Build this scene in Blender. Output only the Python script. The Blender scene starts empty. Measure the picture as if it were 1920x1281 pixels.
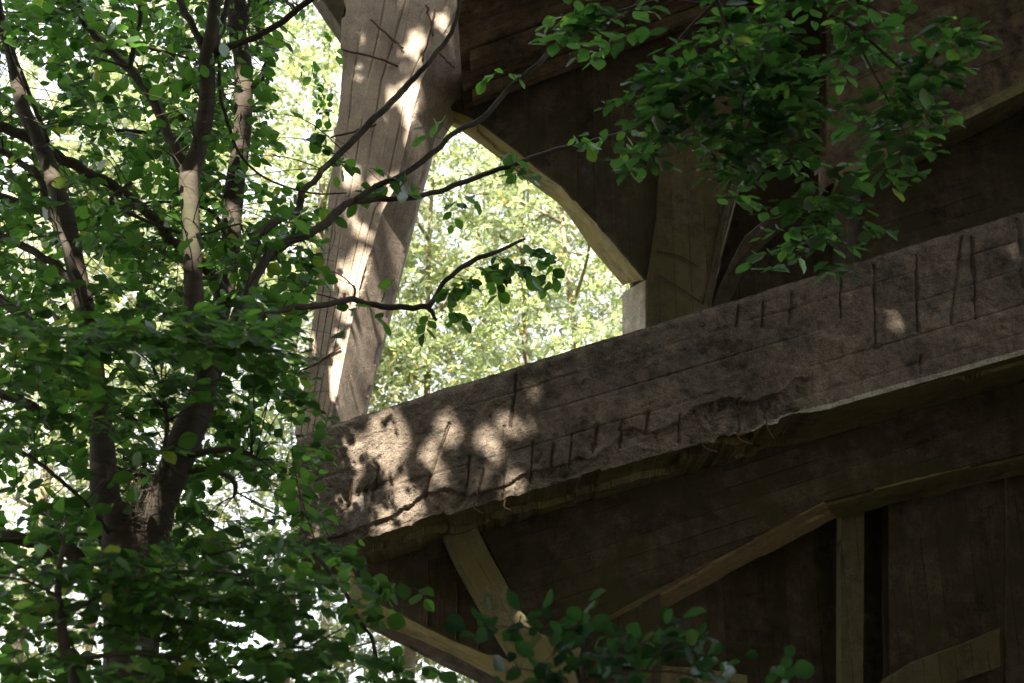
import bpy, math, numpy as np
from mathutils import Vector
R_ = math.radians
rng = np.random.default_rng(7)
scene = bpy.context.scene
COL = scene.collection

# ------------------------------------------------------------------ camera
F = 2400.0
PITCH = R_(20)
CAM = np.array([0.0, 0.0, 1.6])
cp, sp = math.cos(PITCH), math.sin(PITCH)
FW = np.array([0, cp, sp]); UP = np.array([0, -sp, cp]); RT = np.array([1.0, 0, 0])

def at(px, py, Y):
    """the world point seen at a photograph pixel, at the distance Y from the camera's vertical plane"""
    d = FW + RT * ((px - 960) / F) + UP * ((640.5 - py) / F)
    return CAM + d * (Y / d[1])

def project(P):
    Q = np.asarray(P) - CAM
    z = Q @ FW
    z = np.where(np.abs(z) < 1e-6, 1e-6, z)
    return 960 + F * (Q @ RT) / z, 640.5 - F * (Q @ UP) / z, z

cam_d = bpy.data.cameras.new('camera')
cam = bpy.data.objects.new('camera', cam_d); COL.objects.link(cam)
cam.location = CAM; cam.rotation_euler = (R_(90) + PITCH, 0, 0)
cam_d.sensor_width = 36; cam_d.lens = F / 1920 * 36
cam_d.clip_end = 2000
cam_d.dof.use_dof = True; cam_d.dof.focus_distance = 11.5; cam_d.dof.aperture_fstop = 1.8
scene.camera = cam

# ------------------------------------------------------------------ light
SUN = np.array([-0.11, -0.72, 0.68]); SUN /= np.linalg.norm(SUN)
w = bpy.data.worlds.new('World'); scene.world = w; w.use_nodes = True
nt = w.node_tree; bg = nt.nodes['Background']
sky = nt.nodes.new('ShaderNodeTexSky'); sky.sky_type = 'NISHITA'; sky.sun_disc = False
sky.sun_elevation = math.asin(SUN[2]); sky.sun_rotation = math.atan2(SUN[0], SUN[1])
sky.dust_density = 3.0; sky.air_density = 1.0; sky.ozone_density = 1.0
# thin bright cloud veils most of the blue
tc = nt.nodes.new('ShaderNodeTexCoord'); cn = nt.nodes.new('ShaderNodeTexNoise'); cn.inputs['Scale'].default_value = 3.0; cn.inputs['Detail'].default_value = 6
nt.links.new(tc.outputs['Generated'], cn.inputs['Vector'])
cm = nt.nodes.new('ShaderNodeMapRange'); cm.inputs[1].default_value = 0.3; cm.inputs[2].default_value = 0.65; cm.inputs[3].default_value = 0.55; cm.inputs[4].default_value = 0.95
nt.links.new(cn.outputs[0], cm.inputs[0])
cx = nt.nodes.new('ShaderNodeMix'); cx.data_type = 'RGBA'; cx.inputs[7].default_value = (4.2, 4.2, 4.3, 1)
nt.links.new(cm.outputs[0], cx.inputs[0]); nt.links.new(sky.outputs[0], cx.inputs[6])
nt.links.new(cx.outputs[2], bg.inputs[0]); bg.inputs[1].default_value = 0.075
sd = bpy.data.lights.new('sun', 'SUN'); sd.energy = 3.8; sd.angle = R_(0.5); sd.color = (1.0, 0.93, 0.82)
so = bpy.data.objects.new('sun', sd); COL.objects.link(so)
so.rotation_euler = Vector(-SUN).to_track_quat('-Z', 'Y').to_euler(); so.location = (-10, -20, 30)
scene.view_settings.view_transform = 'Standard'; scene.view_settings.look = 'None'
scene.view_settings.gamma = 1; scene.view_settings.exposure = 3.0
scene.view_settings.use_curve_mapping = False
cy = scene.cycles
cy.max_bounces = 8; cy.diffuse_bounces = 5; cy.transmission_bounces = 6; cy.glossy_bounces = 2
cy.use_denoising = True
try: cy.sample_clamp_indirect = 6.0
except Exception: pass

# ------------------------------------------------------------------ noise
def vnoise(x, y, seed=0):
    x = np.asarray(x, float); y = np.asarray(y, float)
    xi = np.floor(x).astype(np.int64); yi = np.floor(y).astype(np.int64)
    fx = x - xi; fy = y - yi
    fx = fx * fx * (3 - 2 * fx); fy = fy * fy * (3 - 2 * fy)
    def h(a, b):
        n = (a * 374761393 + b * 668265263 + seed * 982451653) & 0x7fffffff
        n = ((n ^ (n >> 13)) * 1274126177) & 0x7fffffff
        return ((n ^ (n >> 16)) & 0xffff) / 65535.0
    return (h(xi, yi) * (1 - fx) + h(xi + 1, yi) * fx) * (1 - fy) + (h(xi, yi + 1) * (1 - fx) + h(xi + 1, yi + 1) * fx) * fy

def fbm(x, y, seed=0, oct=4):
    s = 0; a = 0.5; t = 0
    for k in range(oct):
        s = s + a * vnoise(x * 2 ** k, y * 2 ** k, seed + k); t += a; a *= 0.55
    return s / t * 2 - 1

# ------------------------------------------------------------------ materials
def nodes(name):
    m = bpy.data.materials.new(name); m.use_nodes = True
    n = m.node_tree.nodes; n.clear()
    return m, n, m.node_tree.links

def N(n, t, **kw):
    o = n.new(t)
    for k, v in kw.items():
        if k.startswith('i_'):
            key = k[2:]
            o.inputs[int(key) if key.isdigit() else key].default_value = v
        else: setattr(o, k, v)
    return o

def ramp(n, stops):
    r = n.new('ShaderNodeValToRGB'); e = r.color_ramp.elements
    e[0].position, e[0].color = stops[0][0], (*stops[0][1], 1)
    e[1].position, e[1].color = stops[-1][0], (*stops[-1][1], 1)
    for p, c in stops[1:-1]:
        x = e.new(p); x.color = (*c, 1)
    return r

def math_(n, l, op, a, b=None, clamp=False):
    o = n.new('ShaderNodeMath'); o.operation = op; o.use_clamp = clamp
    for i, v in enumerate((a, b)):
        if v is None: continue
        if isinstance(v, (int, float)): o.inputs[i].default_value = v
        else: l.new(v, o.inputs[i])
    return o.outputs[0]

def mixc(n, l, fac, a, b, mode='MIX'):
    o = n.new('ShaderNodeMix'); o.data_type = 'RGBA'; o.blend_type = mode
    for i, v in ((0, fac), (6, a), (7, b)):
        if isinstance(v, (int, float)): o.inputs[i].default_value = v
        elif isinstance(v, tuple): o.inputs[i].default_value = (*v, 1)
        else: l.new(v, o.inputs[i])
    return o.outputs[2]

def concrete(name, light, dark, stain, spacing=0.19, seam=0.7, grain=0.5, pits=0.5, bump=1.0, algae=None, speck=0.3):
    """board-marked concrete: u runs along the boards, v across them (metres, from the UV map)"""
    m, n, l = nodes(name)
    out = N(n, 'ShaderNodeOutputMaterial'); b = N(n, 'ShaderNodeBsdfPrincipled'); l.new(b.outputs[0], out.inputs[0])
    b.inputs['Roughness'].default_value = 0.92; b.inputs['Specular IOR Level'].default_value = 0.2
    uv = N(n, 'ShaderNodeUVMap'); uv.uv_map = 'boards'
    sep = N(n, 'ShaderNodeSeparateXYZ'); l.new(uv.outputs[0], sep.inputs[0])
    geo = N(n, 'ShaderNodeNewGeometry')
    wob = N(n, 'ShaderNodeTexNoise', i_Scale=1.3, i_Detail=2); l.new(geo.outputs['Position'], wob.inputs['Vector'])
    v = math_(n, l, 'ADD', math_(n, l, 'DIVIDE', sep.outputs[1], spacing), math_(n, l, 'MULTIPLY', wob.outputs[0], 0.05))
    fl = math_(n, l, 'FLOOR', v); fr = math_(n, l, 'FRACT', v)
    edge = math_(n, l, 'MINIMUM', fr, math_(n, l, 'SUBTRACT', 1.0, fr))
    ln = math_(n, l, 'SUBTRACT', 1.0, math_(n, l, 'DIVIDE', edge, 0.03), clamp=True)
    brk = N(n, 'ShaderNodeTexNoise', i_Scale=2.1, i_Detail=4); l.new(geo.outputs['Position'], brk.inputs['Vector'])
    brkr = N(n, 'ShaderNodeMapRange', i_1=0.42, i_2=0.58); l.new(brk.outputs[0], brkr.inputs[0])
    ln = math_(n, l, 'MULTIPLY', ln, brkr.outputs[0])
    wn = N(n, 'ShaderNodeTexWhiteNoise', noise_dimensions='1D'); l.new(fl, wn.inputs['W'])
    # wood grain left by the boards
    cmb = N(n, 'ShaderNodeCombineXYZ')
    l.new(math_(n, l, 'MULTIPLY', sep.outputs[0], 1.6), cmb.inputs[0]); l.new(math_(n, l, 'MULTIPLY', sep.outputs[1], 38.0), cmb.inputs[1])
    l.new(math_(n, l, 'MULTIPLY', fl, 7.3), cmb.inputs[2])
    gr = N(n, 'ShaderNodeTexNoise', i_Scale=1.0, i_Detail=4, i_Roughness=0.6); l.new(cmb.outputs[0], gr.inputs['Vector'])
    big = N(n, 'ShaderNodeTexNoise', i_Scale=0.9, i_Detail=7, i_Roughness=0.62); l.new(geo.outputs['Position'], big.inputs['Vector'])
    med = N(n, 'ShaderNodeTexNoise', i_Scale=6.5, i_Detail=8, i_Roughness=0.68); l.new(geo.outputs['Position'], med.inputs['Vector'])
    fine = N(n, 'ShaderNodeTexNoise', i_Scale=55, i_Detail=6, i_Roughness=0.7); l.new(geo.outputs['Position'], fine.inputs['Vector'])
    vor = N(n, 'ShaderNodeTexVoronoi', i_Scale=34); l.new(geo.outputs['Position'], vor.inputs['Vector'])
    # rain streaks down the face
    mp = N(n, 'ShaderNodeMapping'); mp.inputs['Scale'].default_value = (3.2, 3.2, 0.7); l.new(geo.outputs['Position'], mp.inputs[0])
    stk = N(n, 'ShaderNodeTexNoise', i_Scale=1.0, i_Detail=5, i_Roughness=0.6); l.new(mp.outputs[0], stk.inputs['Vector'])
    s = math_(n, l, 'ADD', math_(n, l, 'MULTIPLY', big.outputs[0], 0.5), math_(n, l, 'MULTIPLY', med.outputs[0], 0.5))
    s = math_(n, l, 'ADD', s, math_(n, l, 'MULTIPLY', math_(n, l, 'SUBTRACT', wn.outputs[0], 0.5), 0.14 * seam))
    s = math_(n, l, 'ADD', s, math_(n, l, 'MULTIPLY', math_(n, l, 'SUBTRACT', gr.outputs[0], 0.5), 0.35 * grain))
    r = ramp(n, [(0.36, dark), (0.49, tuple((x + y) / 2 for x, y in zip(dark, light))), (0.61, light)]); l.new(s, r.inputs[0])
    c = r.outputs[0]
    sr = N(n, 'ShaderNodeMapRange', i_1=0.50, i_2=0.72); l.new(stk.outputs[0], sr.inputs[0])
    c = mixc(n, l, math_(n, l, 'MULTIPLY', sr.outputs[0], 0.6), c, stain)
    # pale lime bloom and dark damp blotches
    bl = N(n, 'ShaderNodeTexNoise', i_Scale=2.7, i_Detail=9, i_Roughness=0.72); l.new(geo.outputs['Position'], bl.inputs['Vector'])
    b1 = N(n, 'ShaderNodeMapRange', i_1=0.58, i_2=0.72); l.new(bl.outputs[0], b1.inputs[0])
    c = mixc(n, l, math_(n, l, 'MULTIPLY', b1.outputs[0], 0.55), c, tuple(min(1, sum(light) / 3 * 1.35) * k for k in (1.03, 1.0, 0.93)))
    b2 = N(n, 'ShaderNodeMapRange', i_1=0.43, i_2=0.33); l.new(bl.outputs[0], b2.inputs[0])
    c = mixc(n, l, math_(n, l, 'MULTIPLY', b2.outputs[0], 0.7), c, tuple(x * 0.8 for x in dark))
    # blow holes
    bv = N(n, 'ShaderNodeTexVoronoi', i_Scale=13.0); l.new(geo.outputs['Position'], bv.inputs['Vector'])
    bh = math_(n, l, 'SUBTRACT', 1.0, math_(n, l, 'MULTIPLY', bv.outputs[0], 7.5), clamp=True)
    c = mixc(n, l, math_(n, l, 'MULTIPLY', bh, 0.8), c, tuple(x * 0.5 for x in dark))
    fr2 = N(n, 'ShaderNodeMapRange', i_1=0.35, i_2=0.65, i_3=1 - speck, i_4=1 + speck); l.new(fine.outputs[0], fr2.inputs[0])
    sc = N(n, 'ShaderNodeCombineXYZ')
    for i in range(3): l.new(fr2.outputs[0], sc.inputs[i])
    c = mixc(n, l, 1.0, c, sc.outputs[0], 'MULTIPLY')
    if algae:
        ag = N(n, 'ShaderNodeTexNoise', i_Scale=2.2, i_Detail=6); l.new(geo.outputs['Position'], ag.inputs['Vector'])
        ar = N(n, 'ShaderNodeMapRange', i_1=0.40, i_2=0.62); l.new(ag.outputs[0], ar.inputs[0])
        c = mixc(n, l, math_(n, l, 'MULTIPLY', ar.outputs[0], 0.8), c, algae)
    c = mixc(n, l, math_(n, l, 'MULTIPLY', ln, 0.8 * min(1, seam)), c, tuple(x * 0.25 for x in dark))
    l.new(c, b.inputs['Base Color'])
    pit = math_(n, l, 'SUBTRACT', 1.0, math_(n, l, 'MULTIPLY', vor.outputs[0], 2.4), clamp=True)
    pit = math_(n, l, 'MULTIPLY', math_(n, l, 'MULTIPLY', pit, pit), brkr.outputs[0])
    h = math_(n, l, 'MULTIPLY', med.outputs[0], 0.9)
    h = math_(n, l, 'ADD', h, math_(n, l, 'MULTIPLY', fine.outputs[0], 0.45))
    h = math_(n, l, 'ADD', h, math_(n, l, 'MULTIPLY', gr.outputs[0], 0.5 * grain))
    h = math_(n, l, 'ADD', h, math_(n, l, 'MULTIPLY', wn.outputs[0], 0.5 * seam))
    h = math_(n, l, 'SUBTRACT', h, math_(n, l, 'MULTIPLY', ln, 0.9 * seam))
    h = math_(n, l, 'SUBTRACT', h, math_(n, l, 'MULTIPLY', pit, 0.9 * pits))
    bp = N(n, 'ShaderNodeBump', i_Strength=0.9, i_Distance=0.016 * bump); l.new(h, bp.inputs['Height']); l.new(bp.outputs[0], b.inputs['Normal'])
    return m

def leafmat(name, refl, trans, var=0.45, tw=0.5, gloss=0.08, rough=0.38):
    m, n, l = nodes(name)
    out = N(n, 'ShaderNodeOutputMaterial')
    geo = N(n, 'ShaderNodeNewGeometry')
    rnd = geo.outputs['Random Per Island']
    lo = tuple(c * (1 - var) for c in refl); hi = (refl[0] * (1 + 1.3 * var), refl[1] * (1 + var), refl[2] * (1 + 0.4 * var))
    lo2 = tuple(c * (1 - var) for c in trans); hi2 = (trans[0] * (1 + 1.3 * var), trans[1] * (1 + var), trans[2] * (1 + 0.4 * var))
    yl = tuple(x * k for x, k in zip(hi, (2.6, 1.3, 1.2))); yl2 = tuple(x * k for x, k in zip(hi2, (2.2, 1.2, 1.0)))
    r1 = ramp(n, [(0, lo), (0.95, hi), (1, yl)]); r2 = ramp(n, [(0, lo2), (0.95, hi2), (1, yl2)])
    l.new(rnd, r1.inputs[0]); l.new(rnd, r2.inputs[0])
    d = N(n, 'ShaderNodeBsdfDiffuse'); t = N(n, 'ShaderNodeBsdfTranslucent'); g = N(n, 'ShaderNodeBsdfGlossy', i_Roughness=rough)
    l.new(r1.outputs[0], d.inputs[0]); l.new(r2.outputs[0], t.inputs[0]); g.inputs[0].default_value = (0.9, 0.95, 1, 1)
    m1 = N(n, 'ShaderNodeMixShader', i_0=tw); l.new(d.outputs[0], m1.inputs[1]); l.new(t.outputs[0], m1.inputs[2])
    m2 = N(n, 'ShaderNodeMixShader'); fr = N(n, 'ShaderNodeFresnel', i_IOR=1.42)
    l.new(math_(n, l, 'MULTIPLY', fr.outputs[0], gloss * 10, clamp=True), m2.inputs[0])
    l.new(m1.outputs[0], m2.inputs[1]); l.new(g.outputs[0], m2.inputs[2])
    l.new(m2.outputs[0], out.inputs[0])
    return m

def bark(name, a, b_, moss, bump=1.0):
    m, n, l = nodes(name)
    out = N(n, 'ShaderNodeOutputMaterial'); b = N(n, 'ShaderNodeBsdfPrincipled'); l.new(b.outputs[0], out.inputs[0])
    b.inputs['Roughness'].default_value = 0.85; b.inputs['Specular IOR Level'].default_value = 0.25
    geo = N(n, 'ShaderNodeNewGeometry')
    t1 = N(n, 'ShaderNodeTexNoise', i_Scale=5, i_Detail=7, i_Roughness=0.65); l.new(geo.outputs['Position'], t1.inputs['Vector'])
    mp = N(n, 'ShaderNodeMapping'); mp.inputs['Scale'].default_value = (9, 9, 45); l.new(geo.outputs['Position'], mp.inputs[0])
    t2 = N(n, 'ShaderNodeTexNoise', i_Scale=1, i_Detail=5, i_Roughness=0.6); l.new(mp.outputs[0], t2.inputs['Vector'])
    t3 = N(n, 'ShaderNodeTexNoise', i_Scale=2.3, i_Detail=5); l.new(geo.outputs['Position'], t3.inputs['Vector'])
    s = math_(n, l, 'ADD', math_(n, l, 'MULTIPLY', t1.outputs[0], 0.6), math_(n, l, 'MULTIPLY', t2.outputs[0], 0.4))
    r = ramp(n, [(0.32, a), (0.66, b_)]); l.new(s, r.inputs[0])
    mr = N(n, 'ShaderNodeMapRange', i_1=0.52, i_2=0.66); l.new(t3.outputs[0], mr.inputs[0])
    c = mixc(n, l, math_(n, l, 'MULTIPLY', mr.outputs[0], 0.6), r.outputs[0], moss)
    l.new(c, b.inputs['Base Color'])
    bp = N(n, 'ShaderNodeBump', i_Strength=0.8, i_Distance=0.012 * bump); l.new(s, bp.inputs['Height']); l.new(bp.outputs[0], b.inputs['Normal'])
    return m

M = {}
M['beam'] = concrete('weathered_aggregate_concrete', (0.18, 0.142, 0.105), (0.038, 0.030, 0.023), (0.045, 0.036, 0.027), spacing=0.36, seam=0.1, grain=0.15, pits=1.0, bump=1.7, speck=0.36)
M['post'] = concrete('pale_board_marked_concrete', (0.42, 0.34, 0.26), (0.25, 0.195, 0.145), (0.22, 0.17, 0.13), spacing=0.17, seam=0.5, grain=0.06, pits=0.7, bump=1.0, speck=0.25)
M['dark'] = concrete('shaded_brown_concrete', (0.105, 0.080, 0.050), (0.018, 0.014, 0.009), (0.022, 0.017, 0.011), spacing=0.21, seam=0.8, grain=0.3, pits=0.4, algae=(0.045, 0.038, 0.016))  # shade of the recesses is put into this darker brown
M['algae'] = concrete('warm_algae_concrete', (0.22, 0.185, 0.10), (0.075, 0.062, 0.034), (0.07, 0.058, 0.034), spacing=0.2, seam=0.7, grain=0.6, pits=0.4, algae=(0.155, 0.135, 0.048))  # algae tint that also carries the warm light on undersides
M['edge'] = concrete('pale_edge_concrete', (0.36, 0.33, 0.27), (0.15, 0.13, 0.10), (0.12, 0.10, 0.08), seam=0.0, grain=0.1, pits=0.8, speck=0.4)  # paler band for the beam's lower front edge
M['side'] = concrete('darker_side_concrete', (0.36, 0.29, 0.225), (0.17, 0.135, 0.10), (0.14, 0.11, 0.085), spacing=0.2, seam=0.4, grain=0.15, pits=0.9, bump=1.3, speck=0.3)  # slightly darker than the front, for the post's right face
M['lit'] = concrete('lit_algae_concrete', (0.40, 0.34, 0.17), (0.15, 0.125, 0.06), (0.12, 0.10, 0.05), spacing=0.2, seam=0.8, grain=0.6, pits=0.5, algae=(0.33, 0.28, 0.09))  # algae colour brightened to stand in for light on the arch undersides
M['dim'] = concrete('shaded_olive_concrete', (0.13, 0.105, 0.055), (0.045, 0.036, 0.02), (0.04, 0.033, 0.02), spacing=0.2, seam=0.9, grain=0.3, pits=0.4, algae=(0.085, 0.07, 0.026))  # olive darkened to carry the shade on the flare and lower parts
M['brown'] = concrete('lit_brown_concrete', (0.34, 0.245, 0.14), (0.13, 0.09, 0.05), (0.07, 0.05, 0.03), spacing=0.22, seam=0.8, grain=0.6, pits=0.5, algae=(0.26, 0.20, 0.08))  # brown lightened to paint the lit strip under the haunch
M['pier'] = concrete('whitewashed_lit_concrete', (0.62, 0.57, 0.48), (0.36, 0.31, 0.23), (0.13, 0.11, 0.07), spacing=0.2, seam=0.9, grain=0.8, pits=0.3, algae=(0.20, 0.17, 0.08))
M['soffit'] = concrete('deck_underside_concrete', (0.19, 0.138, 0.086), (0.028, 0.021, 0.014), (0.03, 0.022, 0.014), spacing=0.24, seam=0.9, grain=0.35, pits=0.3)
m, n, l = nodes('rusty_iron'); out = N(n, 'ShaderNodeOutputMaterial'); b = N(n, 'ShaderNodeBsdfPrincipled', i_Roughness=0.9); l.new(b.outputs[0], out.inputs[0])
tx = N(n, 'ShaderNodeTexNoise', i_Scale=20, i_Detail=5); r = ramp(n, [(0.35, (0.025, 0.014, 0.009)), (0.7, (0.10, 0.045, 0.022))]); l.new(tx.outputs[0], r.inputs[0]); l.new(r.outputs[0], b.inputs['Base Color'])
M['rust'] = m
M['bark_a'] = bark('grey_beech_bark', (0.020, 0.016, 0.012), (0.075, 0.060, 0.044), (0.04, 0.042, 0.018))
M['bark_b'] = bark('brown_mossy_bark', (0.020, 0.015, 0.011), (0.07, 0.054, 0.038), (0.04, 0.042, 0.016), 1.4)
M['bark_dark'] = bark('dark_twig_bark', (0.022, 0.018, 0.013), (0.07, 0.055, 0.04), (0.04, 0.045, 0.02), 0.6)
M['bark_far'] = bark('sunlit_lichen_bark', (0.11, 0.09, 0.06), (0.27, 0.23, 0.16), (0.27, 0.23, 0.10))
M['leaf_beech'] = leafmat('beech_leaf', (0.030, 0.074, 0.020), (0.11, 0.29, 0.040), gloss=0.014, rough=0.5)
M['leaf_gloss'] = leafmat('glossy_beech_leaf', (0.026, 0.074, 0.024), (0.072, 0.21, 0.036), gloss=0.016, rough=0.35)
M['leaf_low'] = leafmat('shaded_sapling_leaf', (0.030, 0.072, 0.020), (0.115, 0.29, 0.045), gloss=0.012, rough=0.5)
M['leaf_shrub'] = leafmat('dark_shrub_leaf', (0.020, 0.054, 0.022), (0.036, 0.11, 0.026), gloss=0.008, rough=0.5)
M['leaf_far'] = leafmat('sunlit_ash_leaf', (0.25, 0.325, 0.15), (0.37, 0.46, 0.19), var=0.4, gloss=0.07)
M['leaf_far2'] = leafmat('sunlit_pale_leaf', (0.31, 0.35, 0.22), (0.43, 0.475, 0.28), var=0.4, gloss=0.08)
M['leaf_canopy'] = leafmat('canopy_leaf', (0.035, 0.085, 0.02), (0.07, 0.18, 0.02), gloss=0.05)

# ------------------------------------------------------------------ mesh helpers
def tag(o, label=None, cat=None, group=None, kind=None):
    for k, v in (('label', label), ('category', cat), ('group', group), ('kind', kind)):
        if v: o[k] = v
    return o

def thing(name, label, cat, loc=(0, 0, 0), group=None):
    o = bpy.data.objects.new(name, None); COL.objects.link(o); o.location = loc; o.empty_display_size = 0.3
    return tag(o, label, cat, group)

def link(name, me, mats, parent):
    for mm in (mats if isinstance(mats, (list, tuple)) else [mats]): me.materials.append(mm)
    o = bpy.data.objects.new(name, me); COL.objects.link(o)
    if parent is not None: o.parent = parent
    return o

def rel(V, parent):
    V = np.asarray(V, np.float32)
    while parent is not None:
        V = V - np.array(parent.location, np.float32); parent = parent.parent
    return V

def add_uv(me, V, along, across, off=0.0):
    uvl = me.uv_layers.new(name='boards')
    idx = np.empty(len(me.loops), np.int32); me.loops.foreach_get('vertex_index', idx)
    a = np.asarray(along, float); c = np.asarray(across, float)
    uv = np.stack([V @ a, V @ c + off], 1).astype(np.float32)[idx]
    uvl.data.foreach_set('uv', uv.ravel())

def quads(name, V, Q, mats, parent, smooth=True, matidx=None, uv=None):
    V = np.asarray(V, np.float32); Q = np.asarray(Q, np.int32)
    L = rel(V, parent)
    me = bpy.data.meshes.new(name)
    me.vertices.add(len(L)); me.vertices.foreach_set('co', L.ravel())
    me.loops.add(Q.size); me.loops.foreach_set('vertex_index', Q.ravel())
    me.polygons.add(len(Q)); me.polygons.foreach_set('loop_start', np.arange(0, Q.size, 4, dtype=np.int32))
    me.polygons.foreach_set('loop_total', np.full(len(Q), 4, np.int32))
    if matidx is not None: me.polygons.foreach_set('material_index', np.asarray(matidx, np.int32))
    me.polygons.foreach_set('use_smooth', np.full(len(Q), smooth, bool))
    me.update(calc_edges=True); me.validate()
    if uv: add_uv(me, V, *uv)
    return link(name, me, mats, parent)

def catmull(P, per=6):
    P = np.asarray(P, float)
    if len(P) < 3:
        t = np.linspace(0, 1, per + 1)[:, None]
        return P[0] * (1 - t) + P[-1] * t
    E = np.vstack([2 * P[0] - P[1], P, 2 * P[-1] - P[-2]])
    o = []
    for i in range(1, len(E) - 2):
        p0, p1, p2, p3 = E[i - 1], E[i], E[i + 1], E[i + 2]
        for t in np.linspace(0, 1, per, endpoint=False):
            o.append(0.5 * ((2 * p1) + (p2 - p0) * t + (2 * p0 - 5 * p1 + 4 * p2 - p3) * t * t + (3 * p1 - p0 - 3 * p2 + p3) * t ** 3))
    o.append(P[-1])
    return np.array(o)

def tube(P, rad, seg=8, lump=0.0, seed=0):
    """tapered tube along P; returns V, quads"""
    P = np.asarray(P, float); n = len(P)
    rad = np.broadcast_to(np.asarray(rad, float), (n,))
    T = np.gradient(P, axis=0); T /= np.linalg.norm(T, axis=1)[:, None] + 1e-9
    u = np.cross(T[0], [0.31, 0.87, 0.38]); u /= np.linalg.norm(u)
    a = np.linspace(0, 2 * np.pi, seg, endpoint=False)
    V = np.empty((n, seg, 3))
    for i in range(n):
        u = u - T[i] * (u @ T[i]); u /= np.linalg.norm(u) + 1e-9
        v = np.cross(T[i], u)
        r = rad[i] * (1 + (lump * fbm(np.cos(a) * 1.3 + 5 + seed, np.sin(a) * 1.3 + i * 0.23, seed, 3) if lump else 0))
        V[i] = P[i] + np.outer(np.cos(a) * r, u) + np.outer(np.sin(a) * r, v)
    V = V.reshape(-1, 3)
    Q = []
    for i in range(n - 1):
        for k in range(seg):
            Q.append((i * seg + k, i * seg + (k + 1) % seg, (i + 1) * seg + (k + 1) % seg, (i + 1) * seg + k))
    # end caps as a fan of quads round a centre vertex
    for ring, c, flip in ((0, P[0], 1), (n - 1, P[-1], 0)):
        ci = len(V); V = np.vstack([V, c])
        for k in range(0, seg, 2):
            q = (ring * seg + k, ring * seg + (k + 1) % seg, ring * seg + (k + 2) % seg, ci)
            Q.append(q[::-1] if flip else q)
    return V, np.array(Q, np.int32)

class Bag:
    def __init__(s): s.V = []; s.Q = []; s.m = []; s.n = 0
    def add(s, V, Q, mi=0):
        s.V.append(np.asarray(V, float)); s.Q.append(np.asarray(Q, np.int64) + s.n); s.m.append(np.full(len(Q), mi, np.int32)); s.n += len(V)
    def build(s, name, mats, parent, **kw):
        return quads(name, np.vstack(s.V), np.vstack(s.Q), mats, parent, matidx=np.concatenate(s.m), **kw)

def prism(name, poly, Y, t, mat, parent, along=None, across=None, seg=0.05, rough=0.010, seed=0, chip=0.012, taper=0.0):
    """a slab whose front outline (photo pixels unprojected to the plane Y) is given and which is t metres thick;
    the outline is refined and roughened so that its edges are not ruler-straight"""
    P = np.array([at(x, y, Y) for x, y in poly]); n = len(P)
    A = []
    for i in range(n):
        a, b = P[i], P[(i + 1) % n]; k = max(1, int(np.linalg.norm(b - a) / seg))
        for j in range(k): A.append(a + (b - a) * j / k)
    A = np.array(A); s = np.cumsum(np.full(len(A), 0.9))
    s = np.arange(len(A)) * 0.05
    ci = A.mean(0) - A; ci[:, 1] = 0; ci /= np.linalg.norm(ci, axis=1)[:, None] + 1e-9
    brk = np.clip((fbm(s * 1.2, s * 0 + seed, seed, 2) - 0.2) * 8, 0, 1) * (0.8 + 0.8 * fbm(s * 8, s * 0 + 3, seed + 1, 3)) + 0.15 * fbm(s * 9, s * 0 + 7.7, seed + 9, 3)
    A += ci * (chip * 1.6 * brk)[:, None]
    m = len(A)
    c = A.mean(0)
    bev = 0.018
    dirs = c - A; dirs[:, 1] = 0; dirs /= np.linalg.norm(dirs, axis=1)[:, None] + 1e-9
    rings = []
    f0 = A + dirs * bev; rings.append(f0)
    f1 = A.copy(); f1[:, 1] += bev; rings.append(f1)
    ks = max(2, int(t / 0.18))
    for j in range(1, ks):
        q = A.copy(); q[:, 1] += t * j / ks
        q[:, 0] += chip * 0.6 * fbm(s, s * 0 + j * 0.9, seed + 3, 2); q[:, 2] += chip * 0.6 * fbm(s, s * 0 + j * 0.9, seed + 5, 2)
        rings.append(q)
    e = A.copy(); e[:, 1] += t; rings.append(e)
    V = np.vstack(rings)
    faces = []
    for r in range(len(rings) - 1):
        for k in range(m):
            faces.append((r * m + k, (r + 1) * m + k, (r + 1) * m + (k + 1) % m, r * m + (k + 1) % m))
    faces.append(tuple(range(m))); faces.append(tuple(reversed([(len(rings) - 1) * m + k for k in range(m)])))
    me = bpy.data.meshes.new(name); me.from_pydata([tuple(v) for v in rel(V, parent)], [], faces); me.update()
    along = (0, 0, 1) if along is None else along; across = (1, 0.0, 0) if across is None else across
    add_uv(me, V, along, across)
    return link(name, me, mat, parent)

# ------------------------------------------------------------------ the bridge
BY = 13.6                                   # the plane of the long beam's front face
bridge = thing('concrete_bridge', 'old weathered concrete bridge with sloping beam, open arch and crumbling board-marked surfaces', 'bridge', (1.5, 15.5, 0))
ang = math.atan2(*(lambda a, b: (b[2] - a[2], b[0] - a[0]))(at(620, 790, BY), at(1920, 392, BY)))
AL = np.array([math.cos(ang), 0, math.sin(ang)]); AC = np.array([-math.sin(ang), 0.35, math.cos(ang)])

rebar_px = [(660, 905, 652, 948), (712, 858, 700, 940), (843, 795, 795, 930), (881, 858, 872, 930), (906, 880, 898, 924), (947, 800, 943, 942), (968, 705, 958, 800), (998, 830, 994, 905),
            (1036, 832, 1031, 884), (1072, 815, 1066, 872), (1120, 800, 1112, 850), (1166, 790, 1160, 838), (1215, 770, 1209, 812), (1385, 570, 1380, 612), (1432, 568, 1428, 612), (1484, 548, 1480, 606),
            (1576, 518, 1576, 596), (1638, 498, 1642, 650), (1718, 478, 1720, 620), (1804, 446, 1782, 606), (1822, 446, 1830, 598), (1908, 410, 1918, 540), (1385, 748, 1388, 806), (1727, 668, 1726, 700), (1275, 780, 1272, 826)]

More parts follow.
